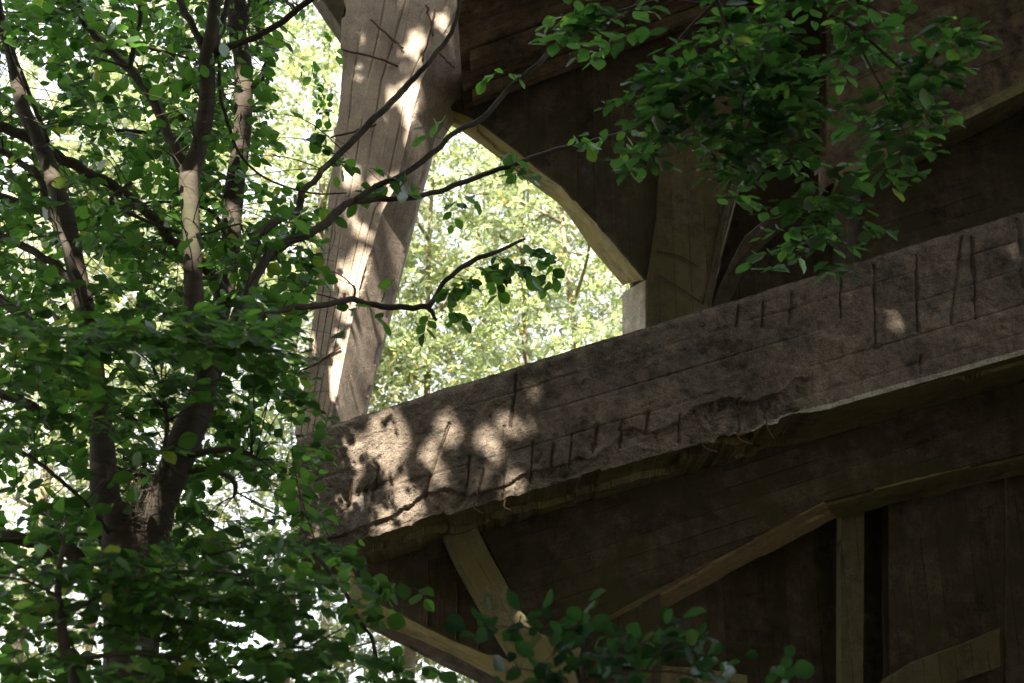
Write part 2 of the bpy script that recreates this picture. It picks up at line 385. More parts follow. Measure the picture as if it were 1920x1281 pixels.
def build_beam():
    n = 1000
    xt = np.linspace(556, 2350, n)
    def yt(x): return 800 - (x - 600) * 0.3075 + np.where(x < 600, 3, 0)
    def yb(x): return np.interp(x, [540, 640, 940, 1500, 1920, 2350], [1062, 1032, 941, 782, 660, 536])
    top = np.array([at(x, y, BY) for x, y in zip(xt, yt(xt))])
    bot = np.array([at(x + (22 if x < 700 else 22), y, BY) for x, y in zip(xt, yb(xt + 22))])
    bot[:, 0] = top[:, 0] + np.interp(xt, [556, 700, 900], [0.12, 0.03, 0.0])
    nf, ns, nb, ntp = 84, 36, 4, 10
    TH = 1.45
    v = np.linspace(0, 1, nf)
    Fr = top[:, None, :] * (1 - v)[None, :, None] + bot[:, None, :] * v[None, :, None]
    u_m = (xt - 556)[:, None] * 0.0058 + 0 * v[None, :]
    v_m = v[None, :] * 1.5 + 0 * u_m
    d = 0.020 * fbm(u_m * 2.2, v_m * 2.6, 3, 5) + 0.012 * fbm(u_m * 15, v_m * 15, 31, 3) - 0.05 * np.clip(fbm(u_m * 5, v_m * 5, 33, 4) - 0.28, 0, 1)
    # board seams along the beam
    for k, (vv, st) in enumerate(((0.20, 1), (0.42, 0.9), (0.66, 1.0), (0.86, 0.7))):
        vw = vv + 0.012 * fbm(u_m[:, :1] * 0.9, u_m[:, :1] * 0 + k * 9.1, 50 + k, 3)
        on = np.clip(fbm(u_m[:, :1] * 0.8, u_m[:, :1] * 0 + k * 3.3, 70 + k, 3) * 3 + 0.7, 0, 1)
        d -= 0.016 * st * on * np.exp(-((v[None, :] - vw) / 0.008) ** 2)
        d += 0.006 * (v[None, :] > vw) * ((k % 2) * 2 - 1) * 0.6
    # spalled lower edge
    px = xt[:, None] + 0 * v[None, :]
    sp_u = np.interp(xt, [556, 620, 700, 860, 1000, 1080, 1180, 1260, 1300, 1480, 1500, 1530, 2350], [0.4, 0.6, 0.8, 0.8, 0.8, 0.6, 0.5, 0.8, 1.1, 1.0, 0.25, 0.0, 0.0])[:, None]
    edge = 0.90 - 0.17 * np.clip(fbm(u_m * 1.4, u_m * 0 + 4, 5, 4) + 0.35, 0, 1) - np.where((px > 1290) & (px < 1490), 0.02, 0)
    sm = np.clip((v[None, :] - edge) / 0.018, 0, 1); sm = sm * sm * (3 - 2 * sm)
    d -= sm * sp_u * (0.050 + 0.035 * fbm(u_m * 7, v_m * 7, 8, 4) + 0.05 * np.abs(fbm(u_m * 9, v_m * 9, 88, 3)))
    # rust grooves where the stirrups lie bare
    for k, (x0, y0, x1, y1) in enumerate(rebar_px):
        a = at(x0, y0, BY); b_ = at(x1, y1, BY)
        ab = b_ - a; Lq = ab @ ab
        q = Fr - a + np.stack([0.016 * fbm(u_m * 6, v_m * 6, 140 + k, 3), 0 * u_m, 0 * u_m], -1); t = np.clip((q @ ab) / Lq, 0, 1)
        dist = np.linalg.norm(q - t[..., None] * ab, axis=2)
        ww = 0.019 * (1 + 1.5 * fbm(u_m * 7, v_m * 6, 120 + k, 3))
        d -= 0.034 * np.exp(-(dist / np.maximum(ww, 0.006)) ** 2)
    # rough pocket at the left
    d -= 0.07 * np.exp(-(((px - 700) / 42) ** 2 + ((v[None, :] - 0.62) / 0.025) ** 2)) * (1 + fbm(u_m * 12, v_m * 12, 15, 3))
    Fr = Fr.copy(); Fr[:, :, 1] -= d
    rag = np.clip(1.2 - xt / 2000, 0.25, 1)[:, None]
    # rounded, ragged top arris
    ta = np.exp(-(v[None, :] / 0.03) ** 2)
    Fr[:, :, 1] += ta * (0.03 + 0.02 * fbm(u_m * 6, u_m * 0 + 2, 21, 3))
    Fr[:, :, 2] += ta * 0.03 * fbm(u_m * 1.9, u_m * 0 + 9, 22, 5) * rag
    # ragged bottom arris
    be = np.clip((v[None, :] - 0.93) / 0.07, 0, 1)
    Fr[:, :, 2] += be * np.minimum(sp_u, 1) * (0.03 * fbm(u_m * 9, u_m * 0 + 1, 23, 4) + 0.055 * np.clip((fbm(u_m * 2.2, u_m * 0 + 2, 27, 2) - 0.02) * 9, 0, 1) + 0.01)
    ss = np.linspace(0, 1, ns + 1)[1:]
    So = Fr[:, -1:, :] + 0 * ss[None, :, None]
    So[:, :, 1] = Fr[:, -1, 1][:, None] * (1 - ss) + (BY + TH) * ss
    us = u_m[:, :1] + 0 * ss[None, :]
    sn = fbm(us * 2.6, ss[None, :] * 3.2 + us * 0, 41, 4)
    step = np.where(fbm(us * 1.1, ss[None, :] * 2.0 + us * 0, 43, 3) > 0.03, 0.075, 0.0)     # sheets of cover fallen away
    mid = np.sin(np.clip(ss, 0, 1) * np.pi)[None, :]
    So[:, :, 2] += mid * (0.03 * sn + step) * np.clip(sp_u + 0.6, 0, 1.2)
    back = []
    bk = np.linspace(0, 1, nb + 1)[1:]
    Ba = So[:, -1:, :] * (1 - bk)[None, :, None] + (top + np.array([0, TH, 0]))[:, None, :] * bk[None, :, None]
    tk = np.linspace(0, 1, ntp + 1)[1:-1]
    To = Ba[:, -1:, :] * (1 - tk)[None, :, None] + Fr[:, :1, :] * tk[None, :, None]
    G = np.concatenate([Fr, So, Ba, To], 1); K = G.shape[1]
    V = G.reshape(-1, 3)
    i = np.arange(n - 1)[:, None]; k = np.arange(K)[None, :]; k2 = (k + 1) % K
    Q = np.stack([i * K + k, i * K + k2 + 0 * i, (i + 1) * K + k2, (i + 1) * K + k + 0 * i], -1).reshape(-1, 4)
    mi = np.tile(np.where((np.arange(K) >= nf - 1) & (np.arange(K) < nf + ns), 1, 0), n - 1)
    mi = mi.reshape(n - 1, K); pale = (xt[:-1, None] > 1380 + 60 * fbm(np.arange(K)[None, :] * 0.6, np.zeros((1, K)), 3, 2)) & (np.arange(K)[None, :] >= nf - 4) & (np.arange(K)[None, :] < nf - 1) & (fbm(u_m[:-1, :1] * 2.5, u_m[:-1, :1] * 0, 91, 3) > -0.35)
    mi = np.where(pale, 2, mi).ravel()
    # end caps
    caps = []
    for e, fl in ((0, 0), (n - 1, 1)):
        c = len(V); V = np.vstack([V, G[e].mean(0)])
        for kk in range(0, K - 1, 2):
            q = (e * K + kk, e * K + kk + 1, e * K + (kk + 2) % K, c); caps.append(q if fl else q[::-1])
    Q = np.vstack([Q, np.array(caps)]); mi = np.concatenate([mi, np.zeros(len(caps), int)])
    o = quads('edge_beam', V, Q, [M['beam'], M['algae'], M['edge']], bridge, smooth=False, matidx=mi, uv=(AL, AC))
    return o

beam = build_beam()
def rod(pts, Y, rad, parent, name='rebar', bend=0.004, off=0.0):
    P = np.array([at(x, y, Y) for x, y in pts]); P[:, 1] += off
    P = catmull(P, 8)
    s = np.arange(len(P)) * 0.5
    P[:, 0] += bend * fbm(s, s * 0 + pts[0][0], 4, 2); P[:, 1] += bend * fbm(s, s * 0 + pts[0][1], 6, 2)
    V, Q = tube(P, rad * (1 + 0.25 * fbm(s * 3, s * 0, int(pts[0][0]), 2)), 6)
    return quads(name, V, Q, M['rust'], parent)
for x0, y0, x1, y1 in rebar_px[::2]:
    rod([(x0, y0), ((x0 + x1) / 2 + 0.7, (y0 + y1) / 2), (x1, y1)], BY, 0.0055, beam, off=0.024)
# stirrups hanging bare out of the broken lower edge
for pts in ([(1316, 792), (1312, 812), (1322, 838), (1345, 846)], [(1386, 800), (1384, 815), (1392, 826), (1412, 832)], [(1438, 780), (1440, 800), (1452, 822)], [(890, 938), (889, 952), (905, 962)], [(947, 936), (946, 950), (958, 956)]):
    rod(pts, BY, 0.009, beam, off=0.03)

# the leaning post at the left end
def build_post():
    ys = np.linspace(815, -330, 230)
    FL = np.interp(ys, [-330, -40, 60, 220, 470, 690, 815], [652, 640, 640, 628, 600, 572, 552])
    FR = np.interp(ys, [-330, -60, 60, 150, 200, 350, 400, 600, 790, 815], [1070, 905, 838, 790, 778, 742, 715, 660, 622, 616])
    BR = np.interp(ys, [-330, -40, 130, 212, 320, 520, 660, 772, 815], [1150, 960, 872, 818, 790, 741, 705, 680, 670])
    Y0 = 14.0
    nf, nc, nbk, nl = 90, 24, 3, 9
    rows = []
    for j, y in enumerate(ys):
        a = at(FL[j], y, Y0); b_ = at(FR[j], y, Y0)
        z = a[2]
        # chamfer runs back 0.42 m
        Yc = Y0 + 0.62
        c = at(BR[j], y, Yc); c[2] = z; b_[2] = z
        e = np.array([c[0] - 0.04, Y0 + 1.0, z]); g = np.array([a[0] + 0.05, Y0 + 1.0, z])
        def seg(p, q, k): t = np.linspace(0, 1, k, endpoint=False)[:, None]; return p * (1 - t) + q * t
        rows.append(np.vstack([seg(a, b_, nf), seg(b_, c, nc), seg(c, e, nbk), seg(e, g, nbk), seg(g, a, nl)]))
    G = np.array(rows); K = G.shape[1]
    zz = G[:, :, 2]; kk = np.arange(K)[None, :] + 0 * zz
    fr = (kk < nf)
    d = 0.007 * fbm(G[:, :, 0] * 3 + 20, zz * 3, 61, 4) - 0.02 * np.clip(fbm(G[:, :, 0] * 9 + 20, zz * 7, 65, 3) - 0.45, 0, 1)
    # vertical board joints and steps on the front
    u = kk / nf
    for k, uu in enumerate((0.18, 0.36, 0.52, 0.70, 0.86)):
        on = np.clip(fbm(zz * 1.1, zz * 0 + k * 5.0, 200 + k, 3) * 3 + 0.8, 0, 1)
        d = d - 0.022 * on * np.exp(-((u - uu - 0.0015 * fbm(zz * 2, zz * 0 + k, 220 + k, 3)) / 0.0075) ** 2) * fr
        d = d + 0.004 * ((k % 2) * 2 - 1) * (u > uu) * fr
    G[:, :, 1] -= d * (kk < nf + nc)
    # broken left arris and front-right arris
    bite = np.clip(fbm(zz * 2.3, zz * 0 + 1, 77, 5) - 0.05, 0, 1)
    la = np.exp(-(np.minimum(kk, K - kk) / 2.0) ** 2)
    G[:, :, 0] += la * bite * 0.22; G[:, :, 1] += la * bite * 0.08
    ra = np.exp(-((kk - nf) / 1.6) ** 2); rb = np.clip(fbm(zz * 3.1, zz * 0 + 8, 79, 5), 0, 1)
    G[:, :, 0] -= ra * rb * 0.06; G[:, :, 1] += ra * rb * 0.05
    ca = np.exp(-((kk - nf - nc) / 1.6) ** 2); cb = np.clip(fbm(zz * 3.4, zz * 0 + 3, 80, 5), 0, 1)
    G[:, :, 0] -= ca * cb * 0.07
    n = len(G); V = G.reshape(-1, 3)
    i = np.arange(n - 1)[:, None]; k = np.arange(K)[None, :]; k2 = (k + 1) % K
    Q = np.stack([i * K + k, i * K + k2 + 0 * i, (i + 1) * K + k2, (i + 1) * K + k + 0 * i], -1).reshape(-1, 4)
    caps = []
    for e, fl in ((0, 1), (n - 1, 0)):
        c = len(V); V = np.vstack([V, G[e].mean(0)])
        for q0 in range(0, K - 1, 2):
            q = (e * K + q0, e * K + q0 + 1, e * K + (q0 + 2) % K, c); caps.append(q if fl else q[::-1])
    Q = np.vstack([Q, np.array(caps)])
    lean = np.array([0.09, 0, 1.0]); lean /= np.linalg.norm(lean)
    mi = np.zeros(len(Q), int); mi[:(n - 1) * K] = np.tile(((np.arange(K) >= nf) & (np.arange(K) < nf + nc)).astype(int), n - 1)
    return quads('leaning_post', V, Q, [M['post'], M['side']], bridge, smooth=False, matidx=mi, uv=(lean, (1.0, 0.3, -0.12)))
post = build_post()
for pts in ([(696, 39), (725, 68), (756, 94)], [(640, 95), (695, 108), (748, 126)], [(620, 260), (662, 250), (706, 236)], [(563, 697), (600, 680), (637, 653)], [(815, 20), (808, 62), (790, 118)], [(822, 100), (838, 118), (852, 130)], [(800, 14), (806, 40), (812, 70)]):
    rod(pts, 14.0, 0.0125, post, off=-0.028, bend=0.02)

prism('bracket', [(470, -170), (560, -60), (640, 52), (652, -10), (660, -300), (470, -300)], 14.25, 0.6, M['dark'], bridge, along=(0.7, 0, 0.7), across=(0.7, 0, -0.7), seed=5)

# spandrel wall over the arch, with the arch's lit underside
arch = [(812, 194), (838, 199), (878, 214), (909, 234), (963, 275), (1014, 318), (1053, 346), (1084, 384), (1143, 447), (1209, 524)]
WY = 14.55
wall_poly = [(858, -120), (852, 60), (830, 170)] + arch + [(1210, 740), (1312, 740), (1335, 560), (1385, 300), (1560, 300), (1560, -120)]
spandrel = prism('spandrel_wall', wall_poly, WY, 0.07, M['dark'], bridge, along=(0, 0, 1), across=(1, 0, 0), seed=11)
# the arch ring: a rib just behind, showing a wide underside
def resample(line, Y, n):
    P = np.array([at(x, y, Y) for x, y in line]); d = np.concatenate([[0], np.cumsum(np.linalg.norm(np.diff(P, axis=0), axis=1))])
    t = np.linspace(0, d[-1], n)
    return np.stack([np.interp(t, d, P[:, k]) for k in range(3)], 1)
def notch(s_, seed, amt):
    """mostly straight with sudden broken bits"""
    a = fbm(s_ * 1.3, s_ * 0 + seed, seed, 2); b = fbm(s_ * 9, s_ * 0 + seed, seed + 1, 3)
    return amt * (np.clip((a - 0.18) * 9, 0, 1) * (0.7 + 0.6 * b) + 0.12 * b)
def rib(name, line, rear, Y0, t, depth, mat, parent, seed=0, lift=0.0):
    """a strip of underside: front lower edge 'line' on the plane Y0, rear lower edge 'rear' on the plane Y0 + t"""
    n = max(40, int(np.linalg.norm(at(*line[-1], Y0) - at(*line[0], Y0)) / 0.035))
    A = resample(line, Y0, n); B = resample(rear, Y0 + t, n)
    s = np.arange(n) * 0.035
    nk = 16; G = []
    for k in range(nk):
        f = k / (nk - 1); q = A * (1 - f) + B * f
        q[:, 2] += 0.010 * fbm(s * 3, s * 0 + f * 4, seed, 3) + 0.03 * (fbm(s * 0.9, s * 0 + f * 2.3, seed + 7, 2) > 0.22)
        if k == 0: q[:, 2] += notch(s, seed + 11, 0.06)
        if k == nk - 1: q[:, 2] += notch(s, seed + 17, 0.05)
        G.append(q)
    for Pq in (B, A):
        q = Pq.copy(); q[:, 2] += depth; G.append(q)
    G = np.array(G).transpose(1, 0, 2); K = G.shape[1]
    V = G.reshape(-1, 3)
    Q = [(i * K + k, i * K + (k + 1) % K, (i + 1) * K + (k + 1) % K, (i + 1) * K + k) for i in range(n - 1) for k in range(K)]
    for e, fl in ((0, 1), (n - 1, 0)):
        c = len(V); V = np.vstack([V, G[e].mean(0)])
        for kk in range(0, K, 2):
            q = (e * K + kk, e * K + (kk + 1) % K, e * K + (kk + 2) % K, c); Q.append(q if fl else q[::-1])
    dr = A[-1] - A[0]; dr /= np.linalg.norm(dr)
    return quads(name, V, np.array(Q), mat, parent, smooth=False, uv=(dr, (0.1, 1, 0.1)))
arch_far = [(806, 214), (817, 218), (874, 253), (913, 283), (1010, 357), (1045, 382), (1073, 415), (1112, 470), (1167, 535)]
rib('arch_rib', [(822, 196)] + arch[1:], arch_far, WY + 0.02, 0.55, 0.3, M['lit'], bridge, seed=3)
# pier under the springing: pale board-marked, its left face coloured paler for the opening's light
def pier():
    lv = [(745, 0), (690, 0), (525, 0)]
    rows = []
    Y0 = WY - 0.05
    for y, _ in lv:
        a = at(1166, y, Y0 + 0.42); b_ = at(1210, y, Y0); c = at(1312 if y > 600 else 1335, y, Y0)
        z = b_[2]
        rows.append([[a[0], Y0 + 0.42, z], [b_[0], Y0, z], [c[0], Y0, z], [c[0], Y0 + 0.9, z], [a[0] + 0.04, Y0 + 0.9, z]])
    V = np.array(rows).reshape(-1, 3); f = []
    for i in range(2):
        for k in range(5): f.append((i * 5 + k, i * 5 + (k + 1) % 5, (i + 1) * 5 + (k + 1) % 5, (i + 1) * 5 + k))
    f.append((10, 11, 12, 13, 14)); f.append((4, 3, 2, 1, 0))
    me = bpy.data.meshes.new('pier'); me.from_pydata([tuple(v) for v in rel(V, bridge)], [], f); me.update()
    add_uv(me, V, (0, 0, 1), (1, 0.8, 0))
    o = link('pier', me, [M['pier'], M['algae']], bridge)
    for i_, p in enumerate(me.polygons): p.material_index = 0 if i_ % 5 == 0 and i_ < 10 else 1
    return o
pr = pier()
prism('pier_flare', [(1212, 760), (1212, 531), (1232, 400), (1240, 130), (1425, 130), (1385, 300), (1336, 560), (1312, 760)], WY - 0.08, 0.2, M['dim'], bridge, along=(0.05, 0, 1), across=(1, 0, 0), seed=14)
for pts in ([(1232, 470), (1275, 480), (1308, 499)], [(1238, 516), (1275, 540), (1312, 566)]):
    rod(pts, WY - 0.1, 0.008, pr)
rod([(1318, 570), (1340, 480), (1358, 390), (1378, 310)], WY - 0.1, 0.014, pr)
# raking haunch right of the pier
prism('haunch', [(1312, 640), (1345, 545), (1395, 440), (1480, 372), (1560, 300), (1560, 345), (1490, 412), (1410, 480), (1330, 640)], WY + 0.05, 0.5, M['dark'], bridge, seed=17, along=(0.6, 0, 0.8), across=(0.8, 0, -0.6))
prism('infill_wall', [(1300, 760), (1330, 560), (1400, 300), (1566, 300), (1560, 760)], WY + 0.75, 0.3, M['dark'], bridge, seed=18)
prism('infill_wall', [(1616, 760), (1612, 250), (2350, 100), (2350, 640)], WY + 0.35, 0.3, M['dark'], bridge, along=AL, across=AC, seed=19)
# girder with lit underside at the upper right
gl = [(1548, 352), (1700, 272), (1800, 228), (1920, 168), (2350, -45)]
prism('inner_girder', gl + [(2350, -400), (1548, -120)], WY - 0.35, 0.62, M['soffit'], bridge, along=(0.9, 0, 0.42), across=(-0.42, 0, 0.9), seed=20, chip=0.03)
# lower ledge of the girder, sitting a little proud
prism('girder_ledge', [(1570, 322), (1690, 262), (1800, 208), (1920, 150), (2350, -62), (2350, -40), (1920, 172), (1800, 230), (1690, 284), (1572, 345)], WY - 0.5, 0.72, M['algae'], bridge, along=(0.9, 0, 0.42), across=(-0.42, 0.4, 0.9), seed=22, chip=0.045)
# deck: a thick sloping slab over everything, its underside board-marked, with two downstand ribs
def slab(name, x0, x1, Y0, Y1, z0, slope, t, mat, seed):
    xs = np.linspace(x0, x1, 60); yy = np.linspace(Y0, Y1, 24)
    X, Yg = np.meshgrid(xs, yy, indexing='ij')
    Z = z0 + slope * X + 0.012 * fbm(X * 1.2, Yg * 6, seed, 4) + 0.025 * (np.floor(Yg / 0.24) % 2) * (fbm(X * 0.2, np.floor(Yg / 0.24) * 3.1, seed + 2, 2) > -0.1)
    lo = np.stack([X, Yg, Z], -1); hi = lo.copy(); hi[:, :, 2] = z0 + slope * X + t
    a, b_ = X.shape
    V = np.vstack([lo.reshape(-1, 3), hi.reshape(-1, 3)]); o = a * b_
    Q = []
    for i in range(a - 1):
        for j in range(b_ - 1):
            q = (i * b_ + j, i * b_ + j + 1, (i + 1) * b_ + j + 1, (i + 1) * b_ + j); Q.append(q); Q.append(tuple(x + o for x in q[::-1]))
    for i in range(a - 1):
        for j in (0, b_ - 1): Q.append((i * b_ + j, (i + 1) * b_ + j, (i + 1) * b_ + j + o, i * b_ + j + o))
    for j in range(b_ - 1):
        for i in (0, a - 1): Q.append((i * b_ + j, i * b_ + j + 1, i * b_ + j + 1 + o, i * b_ + j + o))
    return quads(name, V, np.array(Q), mat, bridge, smooth=False, uv=((1, 0, 0.42), (0, 1, 0)))
slab('deck', -0.62, 9.6, 12.2, 14.86, 10.35, 0.42, 0.5, M['soffit'], 5)
for Y0, w_, dz in ((14.05, 0.22, 0.16), (13.2, 0.25, 0.2)):
    slab('deck_rib', -0.5, 9.5, Y0, Y0 + w_, 10.35 - dz, 0.42, dz - 0.03, M['soffit'], 8)

# ---- below the beam
prism('lower_wall', [(640, 1010), (668, 1092), (703, 1130), (736, 1145), (795, 1175), (854, 1203), (941, 1238), (1080, 1310), (1240, 1360), (1240, 880), (900, 960)], 15.3, 0.08, M['dark'], bridge, seed=31, chip=0.02)
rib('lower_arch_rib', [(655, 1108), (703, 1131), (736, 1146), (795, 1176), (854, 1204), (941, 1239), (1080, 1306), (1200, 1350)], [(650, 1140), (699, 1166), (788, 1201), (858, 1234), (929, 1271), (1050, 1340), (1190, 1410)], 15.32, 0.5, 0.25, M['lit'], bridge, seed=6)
rib('lower_arch_trim', [(650, 1143), (700, 1169), (788, 1205), (858, 1239), (929, 1276), (1050, 1345)], [(640, 1150), (690, 1178), (780, 1222), (850, 1258), (915, 1290), (1040, 1365)], 15.84, 0.3, 0.06, M['beam'], bridge, seed=7)
for x, y0, y1 in ((802, 1050, 1175), (856, 1090, 1200), (896, 1195, 1220)):
    rod([(x, y0), (x + 1, (y0 + y1) / 2), (x - 1, y1)], 15.28, 0.014, bridge)
prism('brace', [(815, 972), (884, 955), (900, 1000), (975, 1142), (1010, 1185), (1090, 1215), (1092, 1750), (958, 1750), (955, 1230), (912, 1160), (850, 1050)], 14.78, 0.5, M['algae'], bridge, seed=33, along=(0.5, 0, -0.86), across=(0.86, 0, 0.5), chip=0.02)
gb = [(1000, 1226), (1150, 1149), (1545, 941), (1920, 851), (2350, 747)]
prism('lower_girder', gb[1:] + [(2350, 480), (880, 930), (905, 1010), (1000, 1190), (1040, 1210)], 15.1, 0.08, M['dark'], bridge, along=AL, across=AC, seed=36, chip=0.006)
rib('haunch_underside', [(1060, 1197), (1545, 942)], [(1055, 1243), (1568, 970)], 15.11, 0.75, 0.12, M['brown'], bridge, seed=37)
rib('girder_underside', [(1546, 942), (1920, 852), (2350, 748)], [(1569, 971), (1920, 891), (2350, 793)], 15.105, 0.76, 0.12, M['algae'], bridge, seed=39)
prism('lower_post', [(1577, 900), (1621, 900), (1617, 1800), (1576, 1800)], 16.2, 0.25, M['dim'], bridge, seed=40)
prism('lower_panel', [(1666, 820), (1886, 800), (1882, 1900), (1664, 1900)], 16.3, 0.3, M['dark'], bridge, seed=41)
prism('side_pier', [(1886, 800), (2350, 700), (2350, 1900), (1884, 1900)], 16.25, 0.6, M['dark'], bridge, seed=42)
prism('lower_strip', [(1640, 1300), (1668, 1270), (1722, 1236), (1800, 1208), (1878, 1176), (1878, 1250), (1770, 1288), (1700, 1330)], 15.95, 0.34, M['dim'], bridge, seed=43)  # added slab standing in for the lit lower part of the panel
prism('lower_strip', [(1205, 1246), (1300, 1252), (1402, 1266), (1402, 1300), (1205, 1290)], 15.9, 0.4, M['algae'], bridge, seed=44, along=(1, 0, 0), across=(0, 0, 1))
# rear walls closing the bays, seen only as darkness
def box(name, a, b_, mat, parent):
    (x0, y0, z0), (x1, y1, z1) = a, b_
    V = np.array([(x, y, z) for z in (z0, z1) for y in (y0, y1) for x in (x0, x1)], float)
    f = [(0, 2, 3, 1), (4, 5, 7, 6), (0, 1, 5, 4), (2, 6, 7, 3), (0, 4, 6, 2), (1, 3, 7, 5)]
    me = bpy.data.meshes.new(name); me.from_pydata([tuple(v) for v in rel(V, parent)], [], f); me.update(); add_uv(me, V, (0, 0, 1), (1, 0.3, 0))
    return link(name, me, mat, parent)
box('rear_wall', (1.75, 17.2, -0.3), (9.6, 17.6, 10.9), M['dark'], bridge)
box('rear_wall', (0.55, 16.9, -0.3), (1.745, 17.15, 4.0), M['dark'], bridge)
prism('lower_floor', [(1080, 960), (1250, 930), (2350, 620), (2350, 720), (1250, 990), (1080, 1010)], 16.35, 0.8, M['dark'], bridge, seed=48)
box('end_wall', (9.3, 12.3, -0.3), (9.6, 17.19, 13.6), M['dark'], bridge)

# gaps cut in the foliage overhead to place sun patches on concrete and stems
SPOT = [(722, 782, 17, 17), (727, 822, 27, 16), (736, 862, 20, 18), (742, 905, 16, 15), (690, 940, 14, 18), (722, 982, 13, 17), (769, 945, 17, 20), (806, 852, 13, 11), (843, 800, 12, 24), (833, 908, 12, 8), (826, 960, 13, 7), (668, 860, 10, 36), (656, 920, 8, 20), (939, 792, 22, 11), (915, 822, 13, 7),
        (922, 848, 13, 10), (890, 862, 11, 7), (978, 803, 8, 6), (980, 826, 13, 5), (1008, 733, 14, 8), (959, 890, 11, 12), (956, 925, 13, 8), (890, 896, 11, 11), (600, 1005, 14, 12), (1595, 556, 10, 12), (1681, 541, 16, 7), (1668, 597, 10, 11), (1913, 462, 8, 16), (1484, 653, 2, 2), (1501, 680, 2, 2), (1120, 650, 8, 5), (895, 717, 8, 5),
        (662, 69, 4, 12), (669, 125, 3, 10), (772, 103, 8, 24), (790, 70, 4, 15), (714, 158, 5, 13), (724, 174, 5, 10), (729, 214, 4, 10), (762, 194, 4, 18), (775, 262, 5, 32), (790, 245, 4, 18), (656, 325, 7, 15), (656, 400, 5, 13), (678, 447, 10, 10), (681, 494, 13, 15), (650, 581, 10, 14), (612, 472, 6, 8), (625, 494, 5, 12), (590, 644, 5, 15), (650, 650, 7, 26), (634, 694, 13, 18), (684, 687, 7, 20),
        (705, 470, 8, 22), (728, 540, 8, 20), (640, 520, 6, 14), (610, 560, 7, 16), (672, 610, 8, 20), (690, 735, 9, 16), (600, 730, 5, 12), (640, 760, 9, 12), (700, 350, 6, 12), (735, 400, 6, 16), (830, 40, 4, 12), (815, 150, 4, 12)]
SPOT3 = [(362, 400, 8.0, 24), (362, 470, 8.0, 22), (358, 350, 8, 16), (281, 985, 7.93, 18), (150, 545, 8.4, 16), (100, 345, 8.5, 12), (440, 430, 10.4, 14), (445, 300, 10.4, 12), (452, 180, 10.4, 12), (40, 180, 8.5, 12), (430, 520, 10.3, 12)]
STREAK = [(a + (c - a) * t, b + (d - b) * t, 5, 6) for a, b, c, d in ((772, 250, 800, 335), (790, 238, 812, 290), (718, 430, 748, 500), (742, 395, 768, 455), (704, 530, 736, 592), (690, 610, 716, 660), (652, 690, 690, 745), (668, 650, 694, 690)) for t in np.linspace(0, 1, 8)]
def sunlit_gap(P):
    """True where a leaf would close one of the gaps that let the sun through"""
    out = np.zeros(len(P), bool)
    for Yp, lst in ((BY, SPOT[:32]), (14.0, SPOT[32:]), (14.35, STREAK)):
        t = (P[:, 1] - Yp) / SUN[1]
        Hp = P - SUN * t[:, None]
        x, y, z = project(Hp); wv = 1 + 2.4 * fbm(x / 11 - y / 30, y / 17 + x / 25, 9, 3)
        for sx, sy, rx, ry in lst: out |= ((x - sx) / (rx + 4)) ** 2 + ((y - sy) / (ry + 4)) ** 2 < wv
    for sx, sy, Y, r in SPOT3:
        c = at(sx, sy, Y); q = P - c; d = np.linalg.norm(q - np.outer(q @ SUN, SUN), axis=1)
        out |= d < (r + 12) * Y / F
    return out

# ------------------------------------------------------------------ leaves
def leaf_template():
    # beech leaf, unit length along +Y, folded on the midrib
    ys = [0.0, 0.17, 0.36, 0.56, 0.75, 0.90]
    ws = [0.0, 0.25, 0.365, 0.385, 0.30, 0.155]
    n = len(ys)
    mid = [(0, y, -0.05 * math.sin(y * 3.1) - 0.06 * y * y) for y in ys] + [(0, 1.05, -0.10)]
    lf = [(-w, y + 0.05, 0.05 * w * 4 + 0.018 * (-1) ** k - 0.06 * y * y) for k, (y, w) in enumerate(zip(ys, ws))][1:]
    V = mid + lf + [(-x, y, z) for x, y, z in lf]
    a = n + 1; b = a + n - 1
    Q = [(0, 1, a, a), (0, b, b, 1)]
    Q = []
    for k in range(1, n - 1):
        Q.append((k, k + 1, a + k, a + k - 1)); Q.append((k, b + k - 1, b + k, k + 1))
    # base and tip as kites sharing the midrib
    V.append((-0.13, 0.08, 0.02)); V.append((0.13, 0.08, 0.02)); c = len(V) - 2
    Q.append((0, 1, a, c)); Q.append((0, c + 1, b, 1))
    V.append((-0.07, 1.0, -0.08)); V.append((0.07, 1.0, -0.08)); e = len(V) - 2
    Q.append((n - 1, n, e, a + n - 2)); Q.append((n - 1, b + n - 2, e + 1, n))
    return np.array(V, float), np.array(Q, np.int64)
LV, LQ = leaf_template()
SV = np.array([(0, 0, 0), (-0.35, 0.45, 0.06), (0, 1, -0.05), (0.35, 0.45, 0.06)], float); SQ = np.array([(0, 3, 2, 1)], np.int64)
def compound():
    V = []; Q = []
    for k in range(6):
        for s in ((-1, 1) if k < 5 else (0,)):
            b = np.array([0, 0.18 + 0.15 * k, -0.03 * k])
            d = np.array([s * 0.85, 0.5, -0.12]) if s else np.array([0, 1.0, -0.25])
            d = d + np.array([math.sin(k * 2.3 + s), math.cos(k * 3.1 + s), math.sin(k * 4.7 + 2 * s)]) * 0.45
            d /= np.linalg.norm(d); e = np.cross(d, [0, 0, 1]); ln = 0.30 + 0.08 * math.sin(k * 5 + s); wd = 0.085
            i = len(V)
            V += [b, b + d * ln * 0.45 + e * wd, b + d * ln, b + d * ln * 0.45 - e * wd]; Q.append((i, i + 1, i + 2, i + 3))
    return np.array(V), np.array(Q, np.int64)
CV, CQ = compound()

